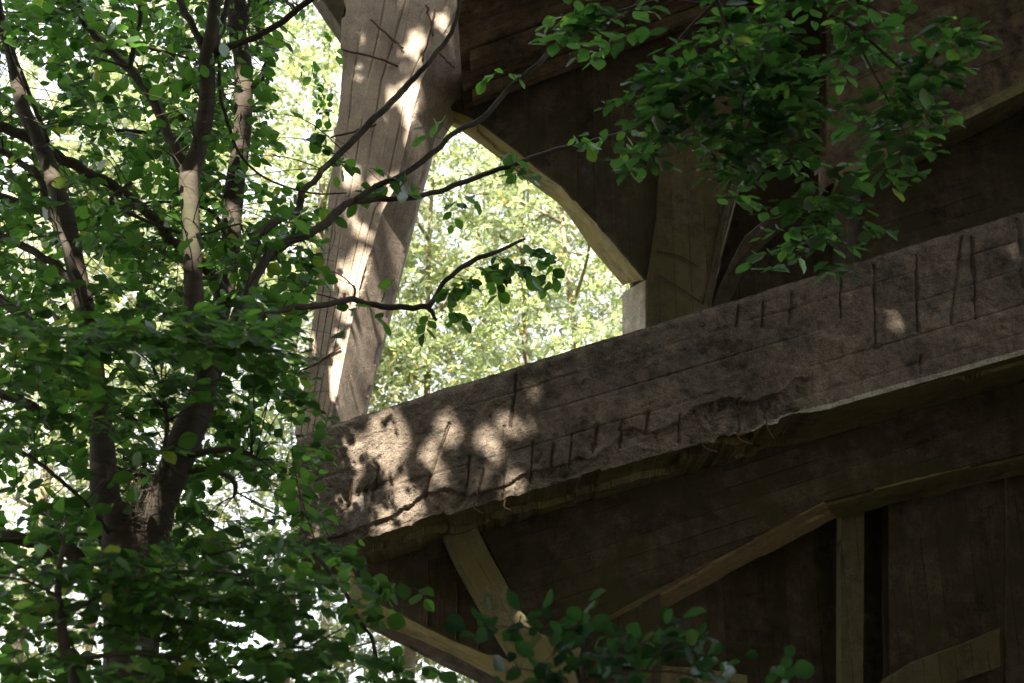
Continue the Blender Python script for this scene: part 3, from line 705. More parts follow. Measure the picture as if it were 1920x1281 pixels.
def scatter(tv, tq, P, Tn, Nn, S, W=None):
    """copies of the template at P with the long axis Tn, the normal Nn and the size S"""
    Tn = Tn / (np.linalg.norm(Tn, axis=1)[:, None] + 1e-9)
    X = np.cross(Tn, Nn); X /= np.linalg.norm(X, axis=1)[:, None] + 1e-9
    Z = np.cross(X, Tn)
    W = S if W is None else W
    zs = S * rng.uniform(0.2, 1.7, len(S))
    A = tv[None, :, 0, None] * X[:, None, :] * W[:, None, None] + tv[None, :, 1, None] * Tn[:, None, :] * S[:, None, None] + tv[None, :, 2, None] * Z[:, None, :] * zs[:, None, None]
    V = (A + P[:, None, :]).reshape(-1, 3)
    Q = (tq[None] + (np.arange(len(P)) * len(tv))[:, None, None]).reshape(-1, 4)
    return V, Q

def unit(v): return v / (np.linalg.norm(v, axis=-1, keepdims=True) + 1e-9)

class Crown:
    """leaves and twigs of one tree gathered into one mesh"""
    def __init__(s): s.P = []; s.T = []; s.N = []; s.S = []; s.bag = Bag()
    def spray(s, base, d, L, nl, size, upb=0.7, rnd=0.75, droop=0.25, keep=None, twig=0.0028, camb=0.5, flat=1.0):
        d = unit(np.array(d, float)); t = np.linspace(0, 1, 7)[:, None]
        side = unit(np.cross(d, [0, 0, 1.0]) + 1e-6)
        c = rng.normal(0, 0.12) * L
        C = base + d * L * t + np.array([0, 0, -1]) * droop * L * t ** 2 + side * c * np.sin(t * 3)
        made = 0
        for i in range(nl):
            f = 0.12 + 0.88 * (i + rng.uniform(-.2, .2)) / max(1, nl - 1); f = min(max(f, 0.05), 1)
            k = f * 6; j = min(5, int(k)); p = C[j] + (C[j + 1] - C[j]) * (k - j)
            td = unit(C[j + 1] - C[j])
            sg = 1 if i % 2 else -1
            if i == nl - 1: sg = 0
            ld = unit(td * 0.65 + side * sg * 0.85 + rng.normal(0, 0.22, 3) + np.array([0, 0, -0.18])); ld[2] *= flat; ld = unit(ld)
            nn = unit(np.array([0, 0, 1.0]) * upb * 0.8 + rng.normal(0, 1, 3) * rnd * 0.6 + np.array([0, -camb, 0]))
            pp = p + ld * 0.012
            if keep is not None and not keep(pp + ld * size * 0.5): continue
            s.P.append(pp); s.T.append(ld); s.N.append(nn); s.S.append(size * 1.48 * rng.uniform(0.58, 1.18)); made += 1
        if made and twig:
            V, Q = tube(C, np.linspace(twig, twig * 0.35, 7), 4); s.bag.add(V, Q, 1)
        return C[0]
    def twig(s, a, b, r0=0.005, r1=0.0025, sag=0.1):
        t = np.linspace(0, 1, 7)[:, None]; L = np.linalg.norm(b - a)
        C = a * (1 - t) + b * t + rng.normal(0, 0.06, 3) * L * np.sin(t * np.pi) + np.array([0, 0, 1]) * sag * L * np.sin(t * np.pi)
        V, Q = tube(C, np.linspace(r0, r1, 7), 4); s.bag.add(V, Q, 1)
    def build(s, name, leafm, twigm, parent, tv=LV, tq=LQ):
        if s.P:
            A = np.array(s.P); _, yy, _ = project(A); ok = ~sunlit_gap(A)
            for nm in 'PTNS': setattr(s, nm, np.array(getattr(s, nm))[ok])
            S = np.array(s.S)
            V, Q = scatter(tv, tq, np.array(s.P), np.array(s.T), np.array(s.N), S, S * rng.uniform(0.85, 1.15, len(S)))
            s.bag.add(V, Q, 0)
        return s.bag.build(name, [leafm, twigm], parent)

def limb(name, pts, parent, mat, seg=10, per=7, lump=0.18, wig=0.0):
    """pts: (px, py, Y, half-width in pixels)"""
    P = np.array([at(x, y, Y) for x, y, Y, _ in pts]); r = np.array([h * Y / F * 1.03 for _, _, Y, h in pts])
    PP = catmull(P, per); rr = catmull(np.stack([r, r, r], 1), per)[:, 0]
    if wig:
        s = np.arange(len(PP)) * 0.45
        for a in range(3): PP[1:-1, a] += (wig * fbm(s, s * 0 + a * 7 + pts[0][0], 300 + a, 3))[1:-1] * rr.mean() * 6
    V, Q = tube(PP, np.maximum(rr, 0.002), seg, lump, int(abs(pts[0][0])) % 97)
    o = quads(name, V, Q, mat, parent)
    return PP

EDGE_Y = [-300, 0, 60, 130, 250, 330, 420, 520, 600, 680, 760, 820, 880, 950, 1010, 1060, 1120, 1200, 1281, 1500]
EDGE_X = [620, 590, 545, 505, 505, 560, 600, 585, 560, 570, 596, 618, 596, 604, 630, 690, 770, 780, 750, 700]
HOLES = [(120, 272, 46, 34), (30, 140, 34, 46), (78, 165, 34, 26), (250, 236, 32, 12), (52, 462, 30, 28), (165, 500, 40, 30), (232, 560, 24, 22), (330, 520, 34, 26), (520, 320, 44, 40),
         (560, 200, 40, 70), (478, 400, 22, 22), (285, 712, 26, 40), (312, 800, 24, 22), (445, 730, 20, 56), (380, 915, 20, 18), (452, 932, 50, 26), (30, 950, 30, 26), (100, 905, 46, 36),
         (20, 1042, 20, 14), (455, 1010, 30, 26), (32, 1150, 22, 20), (520, 1090, 20, 18), (592, 1205, 16, 12), (505, 1205, 16, 10), (65, 762, 22, 20), (205, 330, 16, 14), (420, 320, 14, 22), (310, 610, 22, 12), (545, 655, 26, 30),
         (580, 1000, 20, 22), (100, 600, 20, 14), (700, 1200, 30, 16), (640, 1240, 22, 14), (740, 1250, 30, 22), (640, 1160, 18, 10), (660, 1275, 22, 14)]
def make_keep(prob=0.85, edge=True, slack=0):
    def keep(p):
        x, y, _ = project(p)
        if edge and x > np.interp(y, EDGE_Y, EDGE_X) + slack and rng.random() < 0.96: return False
        if prob > 0.65 and rng.random() < 0.82 and not clear_of_stems(x, y, p[1]): return False
        for hx, hy, hw, hh in HOLES:
            if ((x - hx) / hw) ** 2 + ((y - hy) / hh) ** 2 < 1 and rng.random() < prob: return False
        return True
    return keep

CORR = [([(360, 560), (358, 335), (380, 240)], 8.0, 26), ([(388, 200), (388, 100), (400, 0)], 8.0, 20), ([(440, 450), (442, 330), (456, 220), (452, 110), (442, 0)], 10.4, 26), ([(285, 1000), (320, 900), (355, 815), (385, 740)], 7.9, 34), ([(230, 1000), (200, 900), (190, 830)], 8.1, 32), ([(262, 960), (262, 850)], 7.8, 46),
        ([(160, 570), (118, 390), (90, 310), (45, 200), (20, 110)], 8.4, 20), ([(345, 320), (295, 215), (225, 115), (155, 40)], 8.1, 15), ([(410, 100), (470, 75), (560, 20)], 7.9, 13), ([(440, 600), (500, 485), (594, 431)], 8.3, 14), ([(0, 235), (100, 285), (235, 362), (350, 470)], 9.5, 15)]
def clear_of_stems(x, y, Y):
    for pts, Yt, hw in CORR:
        if Y > Yt + 0.1: continue
        for (x0, y0), (x1, y1) in zip(pts, pts[1:]):
            dx, dy = x1 - x0, y1 - y0; t = min(1, max(0, ((x - x0) * dx + (y - y0) * dy) / (dx * dx + dy * dy)))
            if math.hypot(x - x0 - t * dx, y - y0 - t * dy) < hw: return False
    return True
def nearest(p, pts):
    d = np.linalg.norm(pts - p, axis=1); i = d.argmin(); return pts[i], d[i]

# ---- the forked beech in front
T1Y = 8.0
def ground_under(px, py, Y): p = at(px, py, Y); return (p[0], p[1], 0.0)
beech = thing('beech_tree', 'twin-stemmed beech at the left whose dark limbs reach across the concrete post', 'tree', ground_under(235, 1100, T1Y))
S1 = []
base = at(238, 1300, T1Y)
P = catmull(np.array([[base[0], T1Y, -0.2], [base[0] - 0.03, T1Y, 0.9], at(236, 1290, T1Y), at(236, 1130, T1Y), at(232, 1010, T1Y), at(228, 950, T1Y)]), 8)
V, Q = tube(P, np.linspace(0.17, 0.118, len(P)), 14, 0.2, 3); quads('trunk', V, Q, M['bark_b'], beech); S1.append(P)
S1.append(limb('stem', [(262, 1030, 8, 30), (285, 985, 7.95, 27), (318, 900, 7.9, 30), (352, 815, 7.9, 30), (380, 745, 7.95, 25), (388, 690, 8, 22), (372, 620, 8, 19), (363, 560, 8, 19), (360, 450, 8, 18), (355, 335, 8, 20), (372, 280, 8, 17), (388, 200, 8, 17), (388, 120, 8, 17), (398, 50, 8, 14), (408, -60, 8, 13), (420, -260, 8, 10)], beech, M['bark_a'], 14, lump=0.14))
S1.append(limb('stem', [(215, 1010, 8.05, 28), (198, 930, 8.1, 26), (192, 840, 8.2, 24), (182, 740, 8.3, 22), (168, 640, 8.35, 20), (158, 570, 8.4, 19), (140, 490, 8.4, 19), (118, 390, 8.45, 18), (98, 330, 8.5, 17), (72, 260, 8.5, 16), (42, 200, 8.5, 14), (22, 110, 8.5, 11), (2, 40, 8.5, 10), (-30, -120, 8.5, 8)], beech, M['bark_b'], 14, lump=0.16))
BR = [
 [(395, 700, 8, 20), (418, 650, 8.05, 15), (440, 600, 8.1, 12), (468, 540, 8.2, 11), (500, 485, 8.3, 10), (537, 455, 8.4, 10), (594, 431, 8.5, 9), (625, 405, 8.6, 8), (662, 378, 8.7, 7), (719, 374, 8.9, 6), (775, 371, 9.1, 5.5), (850, 350, 9.3, 5.5), (935, 318, 9.5, 5.5), (1000, 295, 9.6, 5), (1060, 276, 9.7, 4.5), (1120, 262, 9.8, 4), (1185, 238, 9.9, 3.5), (1210, 215, 9.9, 2.5)],
 [(662, 378, 8.7, 6), (706, 350, 8.8, 6), (750, 330, 8.9, 6), (812, 287, 9.0, 6), (850, 252, 9.1, 6), (905, 220, 9.2, 6), (960, 160, 9.3, 5.5), (1010, 120, 9.3, 5.5), (1055, 70, 9.4, 5), (1080, 20, 9.4, 4.5), (1090, -60, 9.4, 4)],
 [(1058, 68, 9.4, 4), (1120, 55, 9.4, 4), (1180, 20, 9.4, 3.5), (1220, -20, 9.4, 3)],
 [(470, 445, 8.3, 9), (500, 428, 8.4, 9), (535, 405, 8.5, 8.5), (557, 394, 8.6, 8), (566, 365, 8.6, 7), (590, 335, 8.7, 6.5), (625, 300, 8.8, 6.5), (681, 244, 8.9, 7), (725, 200, 9.0, 6.5), (762, 162, 9.1, 6.5), (800, 122, 9.1, 5.5), (830, 85, 9.2, 5), (856, 35, 9.2, 4.5), (862, -20, 9.2, 4)],
 [(440, 607, 8.1, 6), (500, 588, 8.3, 6), (560, 575, 8.5, 6), (610, 572, 8.7, 6), (660, 562, 8.9, 6.5), (690, 570, 9.0, 6), (740, 576, 9.1, 6), (790, 575, 9.2, 6), (806, 572, 9.2, 6), (818, 550, 9.3, 5), (842, 520, 9.3, 5), (880, 492, 9.4, 5), (925, 475, 9.5, 4.5), (985, 448, 9.6, 2.5)],
 [(800, 575, 9.2, 5), (812, 588, 9.2, 4.5), (818, 602, 9.2, 3)],
 [(660, 564, 8.9, 3), (666, 545, 8.9, 2.5), (662, 535, 8.9, 2)],
 [(345, 325, 8, 12), (325, 270, 8.05, 11), (298, 215, 8.1, 11), (262, 150, 8.15, 11), (225, 115, 8.2, 9), (190, 82, 8.2, 9), (158, 40, 8.2, 7), (140, -40, 8.2, 6)],
 [(244, 128, 8.15, 6), (252, 85, 8.1, 5), (262, 30, 8.1, 5), (258, -40, 8.1, 4)],
 [(402, 98, 8, 8), (425, 88, 8, 8), (470, 74, 7.9, 7.5), (540, 32, 7.8, 7.5), (600, -16, 7.7, 6), (650, -60, 7.6, 5)],
 [(384, 95, 8, 8), (368, 62, 8, 8), (345, 22, 8.05, 8), (330, -40, 8.1, 7)],
 [(398, 110, 8, 8), (415, 55, 8.05, 8), (425, 10, 8.1, 7), (436, -60, 8.1, 7)],
 [(366, 112, 8.2, 3), (310, 98, 8.3, 3), (260, 86, 8.3, 3), (210, 80, 8.3, 2.5)],
 [(172, 600, 8.3, 8), (160, 560, 8.2, 8), (135, 495, 8.15, 8), (108, 430, 8.1, 8), (88, 380, 8.1, 8), (72, 330, 8.1, 8), (38, 305, 8.1, 7), (0, 285, 8.1, 6), (-40, 270, 8.1, 5)],
 [(90, 265, 8.4, 5), (60, 190, 8.4, 4.5), (22, 90, 8.4, 4.5), (5, 40, 8.4, 4)],
 [(140, 535, 8.4, 8), (108, 500, 8.4, 8), (60, 468, 8.4, 8), (0, 440, 8.4, 7), (-40, 425, 8.4, 6)],
 [(118, 420, 8.5, 9), (80, 395, 8.55, 9), (40, 380, 8.6, 8), (0, 368, 8.6, 8), (-50, 360, 8.6, 7)],
 [(100, 640, 7.8, 11), (60, 610, 7.8, 11), (20, 578, 7.8, 10), (-30, 540, 7.8, 9)],
 [(345, 858, 7.9, 7), (375, 848, 7.8, 6), (420, 842, 7.75, 6), (460, 850, 7.7, 5), (485, 862, 7.7, 3)],
 [(348, 885, 7.9, 5), (380, 880, 7.85, 5), (415, 888, 7.8, 5), (440, 905, 7.8, 6), (438, 932, 7.8, 3)],
 [(300, 905, 7.8, 5), (308, 850, 7.75, 4.5), (314, 790, 7.7, 4.5), (302, 730, 7.7, 4), (286, 685, 7.7, 3.5)],
 [(205, 1000, 7.9, 4), (150, 935, 7.8, 4), (95, 885, 7.7, 4), (40, 845, 7.7, 3.5), (-20, 800, 7.6, 3)],
 [(165, 1075, 8.0, 16), (128, 1030, 7.9, 15), (80, 1016, 7.85, 13), (30, 1010, 7.8, 12), (-40, 1012, 7.8, 11)],
 [(120, 1028, 7.9, 6), (60, 1050, 7.8, 6), (10, 1072, 7.8, 5), (-30, 1080, 7.8, 5)],
 [(190, 1005, 7.8, 3.5), (120, 1002, 7.75, 3.5), (50, 1008, 7.7, 3), (-10, 1012, 7.7, 3)],
 [(100, 800, 8.2, 12), (60, 765, 8.2, 11), (20, 745, 8.2, 10), (-30, 730, 8.2, 9)],
 [(230, 395, 8.4, 5), (300, 425, 8.45, 3), (370, 440, 8.5, 2.5), (450, 420, 8.5, 2)],
 [(150, 400, 8.2, 7), (190, 392, 8.2, 8), (215, 372, 8.2, 7), (248, 342, 8.2, 5)],
 [(262, 1060, 7.8, 3), (330, 1060, 7.6, 2.5), (420, 1035, 7.5, 2.2), (560, 1010, 7.4, 2), (640, 1040, 7.3, 2)],
 [(560, 1010, 7.4, 4), (600, 1050, 7.4, 4), (640, 1100, 7.4, 4), (672, 1160, 7.4, 4), (700, 1205, 7.4, 4), (705, 1270, 7.4, 4.5), (700, 1340, 7.4, 4)],
 [(412, 100, 8, 4.5), (414, 180, 8.0, 4), (430, 240, 8.05, 4), (450, 290, 8.1, 3), (500, 335, 8.2, 2.5), (580, 362, 8.3, 2), (650, 362, 8.3, 1.5)],
]
for pts in BR: S1.append(limb('branch', pts, beech, M['bark_a'] if pts[0][3] > 7.5 else M['bark_dark'], 8, 6, 0.16, wig=0.10))
ALL1 = np.vstack(S1)

cr = Crown(); kp = make_keep(0.9)
cnt = 0
# mid layer: the beech's own crown, many horizontal sprays
tries = 0
while cnt < 640 and tries < 9000:
    tries += 1
    x = rng.uniform(-60, 640); y = rng.uniform(-80, 1030); Y = rng.uniform(7.2, 9.4)
    if x > np.interp(y, EDGE_Y, EDGE_X) - 10: continue
    if any(((x - a) / c) ** 2 + ((y - b) / d) ** 2 < 1 for a, b, c, d in HOLES) and rng.random() < 0.9: continue
    # keep the stems readable between y 180 and 560
    if 330 < x < 395 and 200 < y < 560 and Y < 8.1: continue
    p = at(x, y, Y); q, dist = nearest(p, ALL1)
    if dist > 1.3: continue
    az = rng.uniform(0, 2 * np.pi)
    out = unit(p - q) * 0.7 + np.array([math.cos(az), math.sin(az) * 0.8, rng.uniform(-0.25, 0.2)])
    b0 = cr.spray(p, out, rng.uniform(0.28, 0.5), int(rng.integers(6, 11)), rng.uniform(0.062, 0.085), keep=kp)
    if rng.random() < 0.55: cr.twig(q, b0, 0.0055)
    cnt += 1
# the dark, flat, layered sprays hanging in front of the stems
for (x0, x1, y0, y1, k, Ya, Yb) in ((-40, 520, 585, 690, 60, 6.1, 7.0), (300, 560, 600, 760, 18, 6.5, 7.3), (-40, 260, 680, 850, 16, 6.6, 7.4)):
    for _ in range(k):
        p = at(rng.uniform(x0, x1), rng.uniform(y0, y1), rng.uniform(Ya, Yb)); q, dist = nearest(p, ALL1)
        az = rng.normal(-0.5, 0.9)
        b0 = cr.spray(p, [math.cos(az), math.sin(az), rng.uniform(-0.12, 0.1)], rng.uniform(0.3, 0.5), 10, 0.072, upb=1.5, rnd=0.5, keep=make_keep(0.6), droop=0.12, camb=0.25)
        if rng.random() < 0.3: cr.twig(q, b0, 0.005)
# bunches on the limbs that cross the bridge
BUNCH = [(610, 252, 3), (600, 270, 2), (655, 290, 5), (632, 300, 3), (720, 325, 8), (700, 345, 5), (745, 350, 6), (690, 318, 5), (770, 360, 3), (815, 255, 4), (832, 235, 3), (940, 140, 4), (955, 132, 2), (1080, 262, 7), (1070, 258, 5), (940, 290, 4), (965, 288, 4),
         (985, 320, 4), (990, 340, 4), (850, 375, 3), (865, 372, 3), (848, 392, 2), (1050, 35, 5), (1090, 25, 5), (1125, 62, 4), (960, 490, 12), (985, 470, 9), (940, 485, 9), (1000, 485, 7), (925, 478, 6), (890, 500, 5), (870, 520, 5), (850, 545, 5), (905, 525, 4), (880, 540, 5), (835, 590, 4), (815, 600, 4), (960, 510, 6), (980, 500, 5),
         (690, 590, 3), (672, 580, 2), (560, 470, 4), (585, 480, 4), (600, 500, 3), (545, 430, 4), (470, 470, 8), (450, 490, 8), (440, 455, 7), (475, 440, 6), (540, 480, 5), (575, 460, 4), (620, 470, 2), (740, 530, 2), (600, 395, 3), (580, 260, 3), (1140, 250, 4), (1180, 240, 5)]
for x, y, k in BUNCH:
    p0 = at(x, y, 9.0); q, d = nearest(p0, ALL1)
    p = at(x, y, q[1] if d < 1.0 else 8.6); q, d = nearest(p, ALL1)
    az = rng.uniform(0, 6.28)
    cr.spray(p + rng.normal(0, 0.02, 3), [math.cos(az), 0.5 * math.sin(az) - 0.2, -0.25], 0.05 + 0.022 * k, k + 1, 0.085, upb=0.5, rnd=0.9, droop=0.3, twig=0.002)
    if d < 0.5: cr.twig(q, p, 0.003, 0.002, 0.02)
# small dark leaves hanging beside the post
for _ in range(26):
    x = rng.normal(602, 14); y = rng.uniform(50, 215); p = at(x, y, 10.2)
    cr.spray(p, [rng.normal(0, .4), 0, -1], 0.10, 3, 0.06, upb=0.2, rnd=1.0, twig=0.0015)
cr.build('crown', M['leaf_beech'], M['bark_dark'], beech)

# a tangle of dry twigs caught in the fork
nc = at(262, 905, 7.88)
nest = thing('bird_nest', 'dark tangle of dry twigs lodged in the fork of the beech', 'nest', tuple(at(255, 960, 7.9)))
bag = Bag()
for _ in range(150):
    a = rng.uniform(0, 6.28); rr = abs(rng.normal(0, 0.085)); z = rng.uniform(-0.26, 0.16)
    rr *= 0.55 + (z + 0.26) * 1.2
    p = nc + np.array([math.cos(a) * rr, math.sin(a) * rr * 0.7, z]); d = unit(rng.normal(0, 1, 3) * [1, 0.7, 0.8]); L = rng.uniform(0.06, 0.16)
    t = np.linspace(-1, 1, 6)[:, None]; C = p + d * L * t + unit(rng.normal(0, 1, 3)) * 0.05 * (1 - t ** 2)
    V, Q = tube(C, np.linspace(0.0035, 0.0015, 6), 4); bag.add(V, Q)
bag.build('twig_bowl', [M['bark_dark']], nest)

# ---- the second, straighter tree just behind
T2Y = 10.4
ash = thing('hornbeam_tree', 'mossy trunk rising just behind the forked beech, with one curling side limb', 'tree', ground_under(300, 1100, T2Y))
S2 = []
g = at(300, 900, T2Y)
P = catmull(np.array([[g[0] + 0.1, T2Y, -0.2], [g[0] + 0.05, T2Y, 1.4], at(300, 1000, T2Y), at(345, 830, T2Y), at(398, 650, T2Y), at(430, 490, T2Y), at(440, 350, T2Y), at(456, 230, T2Y), at(456, 130, T2Y), at(446, 60, T2Y), at(440, -60, T2Y), at(430, -400, T2Y)]), 7)
V, Q = tube(P, np.linspace(0.095, 0.075, len(P)), 14, 0.22, 8); quads('trunk', V, Q, M['bark_b'], ash); S2.append(P)
for pts in ([(452, 165, 10.4, 8), (482, 155, 10.35, 8), (497, 130, 10.3, 8), (500, 100, 10.3, 7), (490, 70, 10.3, 6), (482, 40, 10.3, 5), (500, 5, 10.3, 5), (505, -50, 10.3, 4)],
            [(425, 570, 10.3, 13), (400, 520, 10.1, 12), (350, 470, 9.9, 12), (318, 445, 9.8, 11), (285, 405, 9.7, 10), (235, 362, 9.6, 10), (170, 325, 9.5, 11), (100, 285, 9.4, 12), (40, 250, 9.3, 11), (-40, 225, 9.2, 10)],
            [(446, 70, 10.4, 14), (470, 10, 10.4, 12), (488, -60, 10.4, 11)],
            [(218, 245, 9.6, 3), (270, 248, 9.7, 5), (320, 262, 9.8, 5), (352, 258, 9.8, 4)],
            [(430, 470, 10.3, 5), (400, 400, 10.1, 4), (330, 380, 10, 3), (260, 382, 9.9, 2.5)]):
    S2.append(limb('branch', pts, ash, M['bark_b'], 8, 6, 0.2, wig=0.1))
ALL2 = np.vstack(S2)
cr = Crown(); kp2 = make_keep(0.93, slack=15); cnt = tries = 0
while cnt < 860 and tries < 9000:
    tries += 1
    x = rng.uniform(-60, 620); y = rng.uniform(-80, 1281) if rng.random() < 0.6 else rng.uniform(-80, 540); Y = rng.uniform(9.6, 11.8)
    if x > np.interp(y, EDGE_Y, EDGE_X) or x > 590: continue
    if any(((x - a) / c) ** 2 + ((y - b) / d) ** 2 < 1 for a, b, c, d in HOLES) and rng.random() < 0.93: continue
    p = at(x, y, Y); q, dist = nearest(p, ALL2)
    az = rng.uniform(0, 2 * np.pi)
    b0 = cr.spray(p, [math.cos(az), math.sin(az) * 0.8, rng.uniform(-0.3, 0.2)], rng.uniform(0.3, 0.55), int(rng.integers(7, 12)), rng.uniform(0.06, 0.085), keep=kp2)
    if rng.random() < 0.25 and dist < 1.5: cr.twig(q, b0, 0.005)
    cnt += 1
cr.build('crown', M['leaf_beech'], M['bark_dark'], ash)

# ---- dark sapling at the lower left
sap = thing('beech_sapling', 'shaded sapling filling the lower left corner with dark layered leaves', 'sapling', ground_under(150, 1281, 6.2))
g = at(150, 1281, 6.2)
P = catmull(np.array([[g[0] + 0.15, 6.2, -0.1], [g[0] + 0.06, 6.2, 0.8], at(142, 1290, 6.2), at(122, 1220, 6.2), at(115, 1165, 6.2), at(108, 1090, 6.2), at(120, 1020, 6.2)]), 8)
V, Q = tube(P, np.linspace(0.045, 0.012, len(P)), 8, 0.2, 5); quads('trunk', V, Q, M['bark_dark'], sap)
S3 = [P]
for pts in ([(130, 1240, 6.2, 5), (260, 1225, 6.3, 4), (400, 1250, 6.5, 3), (520, 1240, 6.7, 2.5), (640, 1180, 6.9, 2)], [(116, 1160, 6.2, 4), (230, 1095, 6.3, 3.5), (360, 1070, 6.5, 3), (500, 1085, 6.7, 2.5)], [(112, 1120, 6.2, 4), (50, 1090, 6.1, 3), (-20, 1080, 6.0, 3)]):
    S3.append(limb('branch', pts, sap, M['bark_dark'], 6, 6, 0.1))
ALL3 = np.vstack(S3)
cr = Crown(); kp3 = make_keep(0.8)
for _ in range(190):
    x = rng.uniform(-50, 600) ; y = rng.uniform(1010, 1330)
    if x > np.interp(y, EDGE_Y, EDGE_X) - 20: continue
    p = at(x, y, rng.uniform(5.9, 7.2)); q, dist = nearest(p, ALL3)
    az = rng.normal(-0.4, 1.1)
    b0 = cr.spray(p, [math.cos(az), math.sin(az), rng.uniform(-0.15, 0.15)], rng.uniform(0.25, 0.45), 9, 0.068, upb=1.1, rnd=0.65, keep=kp3, droop=0.15)
    if rng.random() < 0.35: cr.twig(q, b0, 0.004)
for x, y, k in ((690, 1085, 6), (720, 1100, 6), (755, 1090, 5), (700, 1150, 5), (730, 1150, 4), (780, 1105, 3), (620, 1020, 7), (640, 1050, 6), (650, 1080, 6), (690, 1120, 5), (700, 1240, 7), (720, 1215, 6), (740, 1275, 7), (690, 1270, 6), (760, 1230, 5), (780, 1250, 5), (640, 1200, 7), (600, 1140, 8), (610, 1230, 7), (590, 1090, 8)):
    p = at(x, y, 7.3); az = rng.uniform(0, 6.28)
    cr.spray(p, [math.cos(az), 0.5 * math.sin(az), -0.1], 0.16, k, 0.072, upb=0.5, rnd=0.9)
cr.build('crown', M['leaf_low'], M['bark_dark'], sap)

# ---- young shrub rising in front of the lower girder
shr = thing('beech_shrub', 'young leafy shrub whose wind-turned leaves rise in front of the lower girder', 'shrub', ground_under(1180, 1281, 6.0))
g = at(1180, 1400, 6.0)
S4 = []
P = catmull(np.array([[g[0] + 0.1, 6.0, -0.1], [g[0], 6.0, 0.7], at(1120, 1400, 6), at(1090, 1281, 6), at(1070, 1225, 6), at(1045, 1200, 6)]), 7)
V, Q = tube(P, np.linspace(0.03, 0.006, len(P)), 8, 0.15, 2); quads('trunk', V, Q, M['bark_dark'], shr); S4.append(P)
for pts in ([(1045, 1200, 6, 2.2), (1000, 1180, 6, 2), (950, 1176, 5.95, 1.6), (915, 1172, 5.95, 1.2)], [(1085, 1275, 6, 3), (1150, 1262, 6, 2.6), (1215, 1258, 6, 2.4), (1280, 1262, 6, 2.2), (1340, 1275, 6, 2), (1420, 1290, 6, 1.6)], [(1212, 1258, 6, 2), (1228, 1235, 6, 1.8), (1262, 1215, 6, 1.4), (1290, 1205, 6, 1.2)], [(1088, 1230, 6, 2), (1100, 1190, 6, 1.5), (1105, 1160, 6, 1.2)], [(1060, 1281, 6, 2), (1010, 1262, 6, 1.6), (960, 1250, 6, 1.2)]):
    S4.append(limb('branch', pts, shr, M['bark_dark'], 6, 6, 0.05))
cr = Crown()
for x, y, k in ((905, 1165, 4), (935, 1172, 6), (960, 1168, 5), (985, 1185, 7), (1010, 1150, 5), (1030, 1165, 5), (1015, 1205, 7), (1045, 1180, 6), (1060, 1215, 8), (1085, 1225, 7), (1110, 1150, 5), (1120, 1170, 4), (1105, 1200, 6), (1130, 1205, 6), (1135, 1235, 7), (1100, 1255, 7), (1050, 1250, 6), (960, 1255, 6), (985, 1245, 5), (940, 1275, 6),
                (1020, 1235, 6), (1195, 1190, 5), (1215, 1175, 6), (1235, 1165, 5), (1250, 1190, 8), (1270, 1200, 7), (1290, 1185, 5), (1230, 1215, 8), (1260, 1235, 7), (1300, 1225, 6), (1340, 1205, 5), (1350, 1225, 4), (1315, 1250, 5), (1200, 1240, 6), (1175, 1225, 6), (1370, 1275, 4), (1430, 1240, 5), (1440, 1260, 4), (1425, 1275, 4), (1250, 1275, 6), (1190, 1275, 6), (1140, 1280, 6), (1085, 1280, 6)):
    p = at(x, y + 40, rng.uniform(5.8, 6.2)); az = rng.uniform(-0.4, 3.5)
    cr.spray(p, [math.cos(az) * 0.8, -0.2, 0.35 + 0.4 * math.sin(az)], 0.07 + 0.014 * k, max(2, k - 1), 0.066, upb=0.35, rnd=1.0, droop=-0.1, twig=0.0018)
cr.build('crown', M['leaf_shrub'], M['bark_dark'], shr)

# ------------------------------------------------------------------ the canopy overhead (it shades the bridge)
def canopy_tree(name, label, x, y, h, rad, nleaf, group, droop=None, crown_low=8.5):
    t = thing(name, label, 'tree', (x, y, 0), group)
    zc = (h + crown_low) / 2; rz = (h - crown_low) / 2
    P = catmull(np.array([[x, y, -0.3], [x + .05, y, 2.5], [x - .1, y + .1, 6], [x + .1, y, 10], [x, y, h - 3]]), 6)
    V, Q = tube(P, np.linspace(0.30, 0.05, len(P)), 10, 0.15, 4); quads('trunk', V, Q, M['bark_a'], t)
    for k in range(7):
        a = k * 2.4 + x; z0 = crown_low - 1 + k * (h - crown_low) / 9
        C = catmull(np.array([[x, y, z0], [x + math.cos(a) * rad * .45, y + math.sin(a) * rad * .45, z0 + 1.3], [x + math.cos(a) * rad * .85, y + math.sin(a) * rad * .85, z0 + 2.0]]), 5)
        V, Q = tube(C, np.linspace(0.10, 0.02, len(C)), 6); quads('branch', V, Q, M['bark_a'], t)
    n = nleaf
    d = unit(rng.normal(0, 1, (n, 3))); r = rng.uniform(0, 1, n) ** 0.38
    L = np.array([x, y, zc]) + d * r[:, None] * np.array([rad, rad, rz])
    px, py, z = project(L)
    vis = (z > 0.2) & (px > -160) & (px < 2080) & (py > -140) & (py < 1420)
    L = L[~vis]; n = len(L)
    V, Q = scatter(SV, SQ, L, rng.normal(0, 1, (n, 3)) * [1, 1, .4], unit(rng.normal(0, .45, (n, 3)) + [0, 0, 1]), rng.uniform(.20, .34, n))
    bad = sunlit_gap(V).reshape(n, 4).any(1) | sunlit_gap(L + (V.reshape(n, 4, 3)[:, 2] - L) * .5)
    V = V.reshape(n, 4, 3)[~bad].reshape(-1, 3); Q = SQ[0][None, :] + 4 * np.arange((~bad).sum())[:, None]
    quads('crown', V, Q, M['leaf_canopy'], t, smooth=False)
    return t

